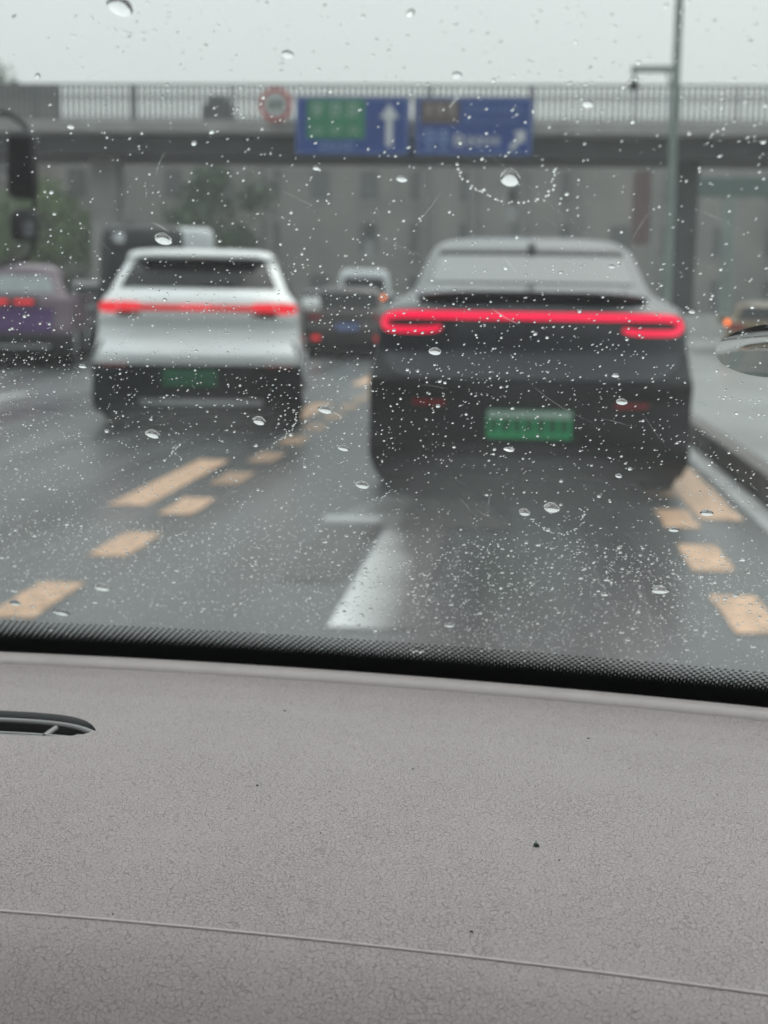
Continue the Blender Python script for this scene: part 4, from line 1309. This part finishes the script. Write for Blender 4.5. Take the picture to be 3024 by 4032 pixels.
DROPS = [
    (-0.0905,0.3729,0.00278,1.10, 'largest raindrop in the sky, cut by the top edge at left'),
    (-0.0540,0.3582,0.00132,1.00, 'small round raindrop in the sky above the round sign'),
    (-0.0157,0.3510,0.00109,1.00, 'small raindrop in the sky just above the railing'),
    (0.0137,0.3416,0.00131,1.00, 'raindrop over the railing between blue sign and camera pole'),
    (-0.1119,0.3364,0.00097,1.00, 'raindrop on the edge beam at the left end of the overpass'),
    (-0.0514,0.3215,0.00083,1.00, 'tiny raindrop right below the green-panel sign'),
    (-0.0301,0.3176,0.00129,1.00, 'raindrop under the gap between the two blue signs'),
    (-0.0034,0.3179,0.00232,1.45, 'big raindrop ringed by tiny beads below the right blue sign'),
    (-0.0967,0.2944,0.00233,1.10, 'big slanted raindrop over the black minibus'),
    (-0.0242,0.2458,0.00176,1.10, 'raindrop on the grey SUV tailgate under the left light hook'),
    (-0.1356,0.2336,0.00119,1.00, 'raindrop just left of the white SUV bumper'),
    (-0.0601,0.2132,0.00220,1.10, 'raindrop on wet road between the two SUVs'),
    (-0.0828,0.2055,0.00211,1.25, 'raindrop at the white SUV lower right bumper beside a bead arc'),
    (-0.1209,0.1952,0.00236,1.20, 'raindrop at the lower left edge of the white SUV'),
    (-0.0563,0.1907,0.00183,1.00, 'raindrop on the road below the one between the SUVs'),
    (-0.0518,0.1673,0.00222,1.20, 'raindrop at the grey SUV lower left corner by the road'),
    (0.0305,0.2230,0.00152,1.15, 'raindrop beside the grey SUV right reflector'),
    (0.0277,0.2363,0.00108,1.00, 'small raindrop above the grey SUV right reflector'),
    (0.0231,0.2848,0.00086,1.00, 'small raindrop on the grey SUV rear window at right'),
    (0.0126,0.1582,0.00252,1.40, 'larger of two raindrops below the grey SUV, within a bead arc'),
    (0.0036,0.1541,0.00191,1.30, 'smaller left drop of the pair below the grey SUV'),
    (0.0329,0.1810,0.00105,1.30, 'small raindrop low on the grey SUV bumper at right'),
    (0.0624,0.1605,0.00201,1.00, 'raindrop on the wide orange line at right'),
    (0.0533,0.1481,0.00174,1.00, 'raindrop below the farthest short orange dash at right'),
    (-0.1679,0.0758,0.00351,1.00, 'wide flat raindrop right of the nearest left orange dash'),
    (-0.1922,0.0496,0.00349,1.00, 'dark-rimmed flat raindrop below the nearest left orange dash'),
    (-0.2106,0.0570,0.00246,1.00, 'slanted raindrop on the nearest left orange dash'),
    (0.0534,0.1026,0.00326,0.90, 'wide flat raindrop left of the nearest right orange dash'),
    (-0.0247,0.0586,0.00207,1.00, 'flat raindrop right of the white arrow foot'),
    (-0.0387,0.0319,0.00374,1.10, 'widest bright raindrop sitting on the dotted black band'),
    (0.0342,0.0959,0.00139,1.10, 'small raindrop on bare road left of the wide flat drop'),
    (0.0797,0.1034,0.00119,1.40, 'tiny raindrop at the top of the nearest right dash'),
    (-0.2075,0.0693,0.00161,1.00, 'small raindrop above the slanted one at the left edge'),
    (-0.2019,0.0316,0.00190,1.20, 'raindrop touching the dotted band at far left'),
    (-0.1745,0.0613,0.00140,1.00, 'small raindrop under the wide flat drop at left'),
    (0.0430,0.0642,0.00128,1.00, 'upper of two small drops above the dotted band at right'),
    (0.0458,0.0578,0.00129,1.00, 'lower of two small drops above the dotted band at right'),
    (0.0452,0.2665,0.00089,1.00, 'bright little raindrop right of the grey SUV light bar'),
]
rnd = random.Random(11)
for x, v, r_, asp, lab in DROPS:
    mb = MB()
    cap(mb, x, v, r_ * 1.08, r_ * asp * .92, r_ * .46 * asp ** .5, rnd.uniform(-.25, .05), 28, 10, .04, rnd)
    tag(mb.build('raindrop', M_WATER, None, smooth=60), lab, 'raindrop', 'large raindrops on the windshield')

RINGS = [[(-0.0165, 0.3247), (-0.016, 0.3216), (-0.0149, 0.3175), (-0.0129, 0.3151), (-0.0104, 0.3126), (-0.007, 0.3101), (-0.0035, 0.3089), (-0.0001, 0.3092), (0.0021, 0.31), (0.006, 0.3117), (0.0073, 0.3141), (0.0066, 0.3189), (0.007, 0.3213)],
         [(-0.0981, 0.3705), (-0.0974, 0.3692), (-0.0942, 0.3665), (-0.0919, 0.3658), (-0.089, 0.3653), (-0.0859, 0.3652), (-0.0828, 0.3658)],
         [(-0.0795, 0.3739), (-0.0796, 0.3716), (-0.0804, 0.3684), (-0.0811, 0.3675)],
         [(0.0063, 0.1505), (0.0089, 0.1452), (0.013, 0.1407), (0.0169, 0.1412), (0.0208, 0.1434), (0.0231, 0.1486), (0.0235, 0.1556), (0.0214, 0.1604)],
         [(-0.0799, 0.1926), (-0.0756, 0.1957), (-0.0722, 0.2015), (-0.0701, 0.2084), (-0.0707, 0.2137)],
         [(-0.1173, 0.1813), (-0.1152, 0.1874), (-0.112, 0.1896), (-0.1163, 0.1844), (-0.1129, 0.1786)],
         [(-0.0498, 0.1577), (-0.0465, 0.158), (-0.0436, 0.1624), (-0.0426, 0.1678), (-0.0444, 0.1701)]]
mb = MB()
for rg in RINGS:
    for i in range(len(rg) - 1):
        (xa, va), (xb, vb_) = rg[i], rg[i + 1]
        n_ = max(2, int(math.hypot(xb - xa, vb_ - va) / .0011))
        for k in range(n_):
            t = (k + rnd.uniform(-.3, .3)) / n_
            r_ = rnd.uniform(.00022, .0004)
            cap(mb, xa + (xb - xa) * t + rnd.gauss(0, .0003), va + (vb_ - va) * t + rnd.gauss(0, .0003), r_ * 1.2, r_, r_ * .7, .4, 9, 3, 0, rnd)
tag(mb.build('raindrop_beads', M_WATER, None, smooth=60), 'rings of tiny beads of water around the bigger drops', 'water beads', kind='stuff')

# fine spray: too many to count
mb = MB()
taken = [(d[0], d[1], d[2] * 1.3) for d in DROPS]
clusters = [(rnd.uniform(-.26, .14), rnd.uniform(.02, .42), rnd.uniform(.008, .03)) for _ in range(60)]
N = 0
while N < 17000:
    if rnd.random() < .35:
        c = rnd.choice(clusters)
        x, v = rnd.gauss(c[0], c[2]), rnd.gauss(c[1], c[2])
    else:
        x, v = rnd.uniform(-.27, .15), rnd.uniform(-.015, .42)
    if v < -.02 or any((x - t[0]) ** 2 + (v - t[1]) ** 2 < t[2] ** 2 for t in taken):
        continue
    # nearer the scuttle the spray is finer and denser
    if rnd.random() > .45 + .55 * (v < .29):
        continue
    r_ = min(.00085, .00017 * math.exp(rnd.gauss(0, .5)))
    asp = rnd.uniform(1.6, 2.8) if r_ < .0003 else rnd.uniform(1.05, 1.5)
    cap(mb, x, v, r_ * asp, r_ * 1.0, r_ * .72, rnd.gauss(.75, .2) if asp > 1.2 else 0, 8, 3, 0, rnd)
    N += 1
for _ in range(6000):                    # thicker towards the foot of the glass
    x, v = rnd.uniform(-.27, .15), .13 * rnd.random() ** .8 + .005
    r_ = min(.0008, .00024 * math.exp(rnd.gauss(0, .45)))
    cap(mb, x, v, r_ * rnd.uniform(1.2, 1.9), r_, r_ * .72, rnd.gauss(.6, .3), 8, 2, 0, rnd)
for _ in range(8000):                    # the same spray on the rest of the glass
    x = rnd.uniform(-.9, -.27) if rnd.random() < .68 else rnd.uniform(.15, .44)
    r_ = min(.00085, .00019 * math.exp(rnd.gauss(0, .5)))
    cap(mb, x, rnd.uniform(-.015, .43), r_ * 1.8, r_, r_ * .72, rnd.gauss(.75, .2), 7, 2, 0, rnd)
# dotted tracks left by the wiper
for (pa, pb, n_) in (((-.0174, .3354), (.0438, .2628), 95), ((.0057, .3033), (.0379, .2626), 45), ((-.24, .225), (-.06, .175), 110), ((-.2, .252), (-.1, .225), 60)):
    for k in range(n_):
        t = k / n_ + rnd.uniform(-.003, .003)
        r_ = rnd.uniform(.00005, .00011)
        cap(mb, pa[0] + (pb[0] - pa[0]) * t + rnd.gauss(0, .0002), pa[1] + (pb[1] - pa[1]) * t + .0015 * math.sin(t * 3.14) + rnd.gauss(0, .0002), r_ * 1.6, r_, r_ * .7, .75, 7, 2, 0, rnd)
tag(mb.build('rain_spray', M_WATER, None, smooth=60), 'fine spray of countless tiny water specks over the windshield', 'water spray', kind='stuff')


# irregular patches of running water
def puddle(name, x, v, a, b, hgt, seed, label, m_=M_WATER):
    r2 = random.Random(seed)
    mb = MB()
    rings, seg = 14, 56
    c0 = Vector(gpt(x, v, TH + .0002)); n = Vector((-dyedge(x) * SN, SN, CS)).normalized()
    tx = Vector((1, dyedge(x), 0)).normalized(); tv = n.cross(tx).normalized()
    tv = -tv if tv.z < 0 else tv
    ph = [r2.uniform(0, 6.28) for _ in range(12)]
    for r_ in range(rings + 1):
        k = 1 - r_ / (rings + 1)
        for s_ in range(seg):
            t = 2 * math.pi * s_ / seg
            w = 1 + .14 * math.sin(2 * t + ph[0]) + .1 * math.sin(3 * t + ph[1]) + .05 * math.sin(7 * t + ph[2]) + .03 * math.sin(13 * t + ph[3])
            da, db = a * k * w * math.cos(t), b * k * w * math.sin(t)
            hh = hgt * (1 - k ** 3.5) * (1 + .45 * math.sin(da / a * 2.2 + ph[4]) * math.sin(db / b * 3.2 + ph[5]) + .16 * math.sin(da / a * 2 + db / b * 7 + ph[6]))
            mb.v.append(tuple(c0 + tx * da + tv * db + n * max(0, hh)))
    mb.v.append(tuple(c0 + n * hgt))
    for r_ in range(rings):
        for s_ in range(seg):
            q = (s_ + 1) % seg
            mb.f.append((r_ * seg + s_, r_ * seg + q, (r_ + 1) * seg + q, (r_ + 1) * seg + s_))
    e = rings * seg
    for s_ in range(seg):
        mb.f.append((e + s_, e + (s_ + 1) % seg, e + seg))
    mb.f.append(tuple(reversed(range(seg))))
    return tag(mb.build(name, m_, None, smooth=180), label, 'water patch')


mb = MB()
cap(mb, .0676, .2495, .0135, .0125, .0016, .0, 48, 16, .05, random.Random(21))
tag(mb.build('water_patch', M_WATERF, None, smooth=70), 'large smeared patch of running water at the right edge', 'water patch')
puddle('water_patch', -.0021, .194, .0021, .0012, .0005, 6, 'small smudged water patch below the green plate of the grey SUV')

# scratches and dried smears on the glass
mb = MB()
for k in range(150):
    x, v = rnd.uniform(-.25, .13), rnd.uniform(.03, .40)
    a = rnd.choice((rnd.gauss(-.9, .25), rnd.gauss(-.9, .25), rnd.gauss(1.1, .5)))
    L = rnd.uniform(.002, .011) if rnd.random() < .8 else rnd.uniform(.01, .03)
    w = rnd.uniform(.00004, .00012) if rnd.random() < .88 else rnd.uniform(.0002, .0006)
    bend = rnd.uniform(-.25, .25)
    n_ = 6
    rows = []
    for i in range(n_ + 1):
        t = i / n_ - .5
        aa = a + bend * t
        px_, pv_ = x + math.cos(a) * L * t - math.sin(a) * L * bend * t * t, v + math.sin(a) * L * t + math.cos(a) * L * bend * t * t
        ww = w * (1 - (2 * t) ** 2 * .9) + .00001
        rows.append([gpt(px_ - math.sin(aa) * ww, pv_ + math.cos(aa) * ww, -.0002), gpt(px_ + math.sin(aa) * ww, pv_ - math.cos(aa) * ww, -.0002)])
    mb.quad_grid(rows)
tag(mb.build('glass_smears', M_SMEAR, None), 'faint scratches and dried smears on the windshield', 'smears', kind='stuff')

# ------------------------------------------------------------------ rain mist in the air
mb = MB(); mb.box(-310, 310, -110, 510, -1.02, 15.5)
hz = mb.build('haze', bpy.data.materials.new('rain_mist'), None)
hm = hz.data.materials[0]; hm.use_nodes = True
hn = hm.node_tree; hn.nodes.clear()
ho = hn.nodes.new('ShaderNodeOutputMaterial'); pv = hn.nodes.new('ShaderNodeVolumePrincipled')
pv.inputs['Color'].default_value = (0.9, 0.92, 0.92, 1); pv.inputs['Density'].default_value = 0.0022
hn.links.new(pv.outputs[0], ho.inputs['Volume'])
tag(hz, 'thin grey rain mist filling the air over the road', 'haze', kind='stuff')


# spray thrown up behind the wheels of the two nearest cars
def spray(name, loc, size, dens, label):
    bm = bmesh.new(); bmesh.ops.create_icosphere(bm, subdivisions=3, radius=1.0)
    me = bpy.data.meshes.new(name); bm.to_mesh(me); bm.free()
    m = bpy.data.materials.new(name + '_air'); m.use_nodes = True
    nt = m.node_tree; nt.nodes.clear()
    out = nt.nodes.new('ShaderNodeOutputMaterial'); v = nt.nodes.new('ShaderNodeVolumePrincipled')
    v.inputs['Color'].default_value = (.92, .94, .94, 1)
    tc = nt.nodes.new('ShaderNodeTexCoord')
    ln = nt.nodes.new('ShaderNodeVectorMath'); ln.operation = 'LENGTH'; nt.links.new(tc.outputs['Object'], ln.inputs[0])
    mr = nt.nodes.new('ShaderNodeMapRange'); mr.interpolation_type = 'SMOOTHSTEP'
    mr.inputs['From Min'].default_value = 1.0; mr.inputs['From Max'].default_value = 0.15; mr.inputs['To Max'].default_value = dens
    nt.links.new(ln.outputs['Value'], mr.inputs['Value']); nt.links.new(mr.outputs[0], v.inputs['Density'])
    nt.links.new(v.outputs[0], out.inputs['Volume'])
    me.materials.append(m)
    o = bpy.data.objects.new(name, me); link(o)
    o.location = loc; o.scale = size
    return tag(o, label, 'spray', kind='stuff')


spray('road_spray', (.08, 8.2, .12), (1.25, .8, .34), .5, 'pale mist of road spray around the grey SUV wheels')
spray('road_spray', (-2.86, 12.3, .12), (1.3, .8, .30), .32, 'pale mist of road spray around the white SUV wheels')
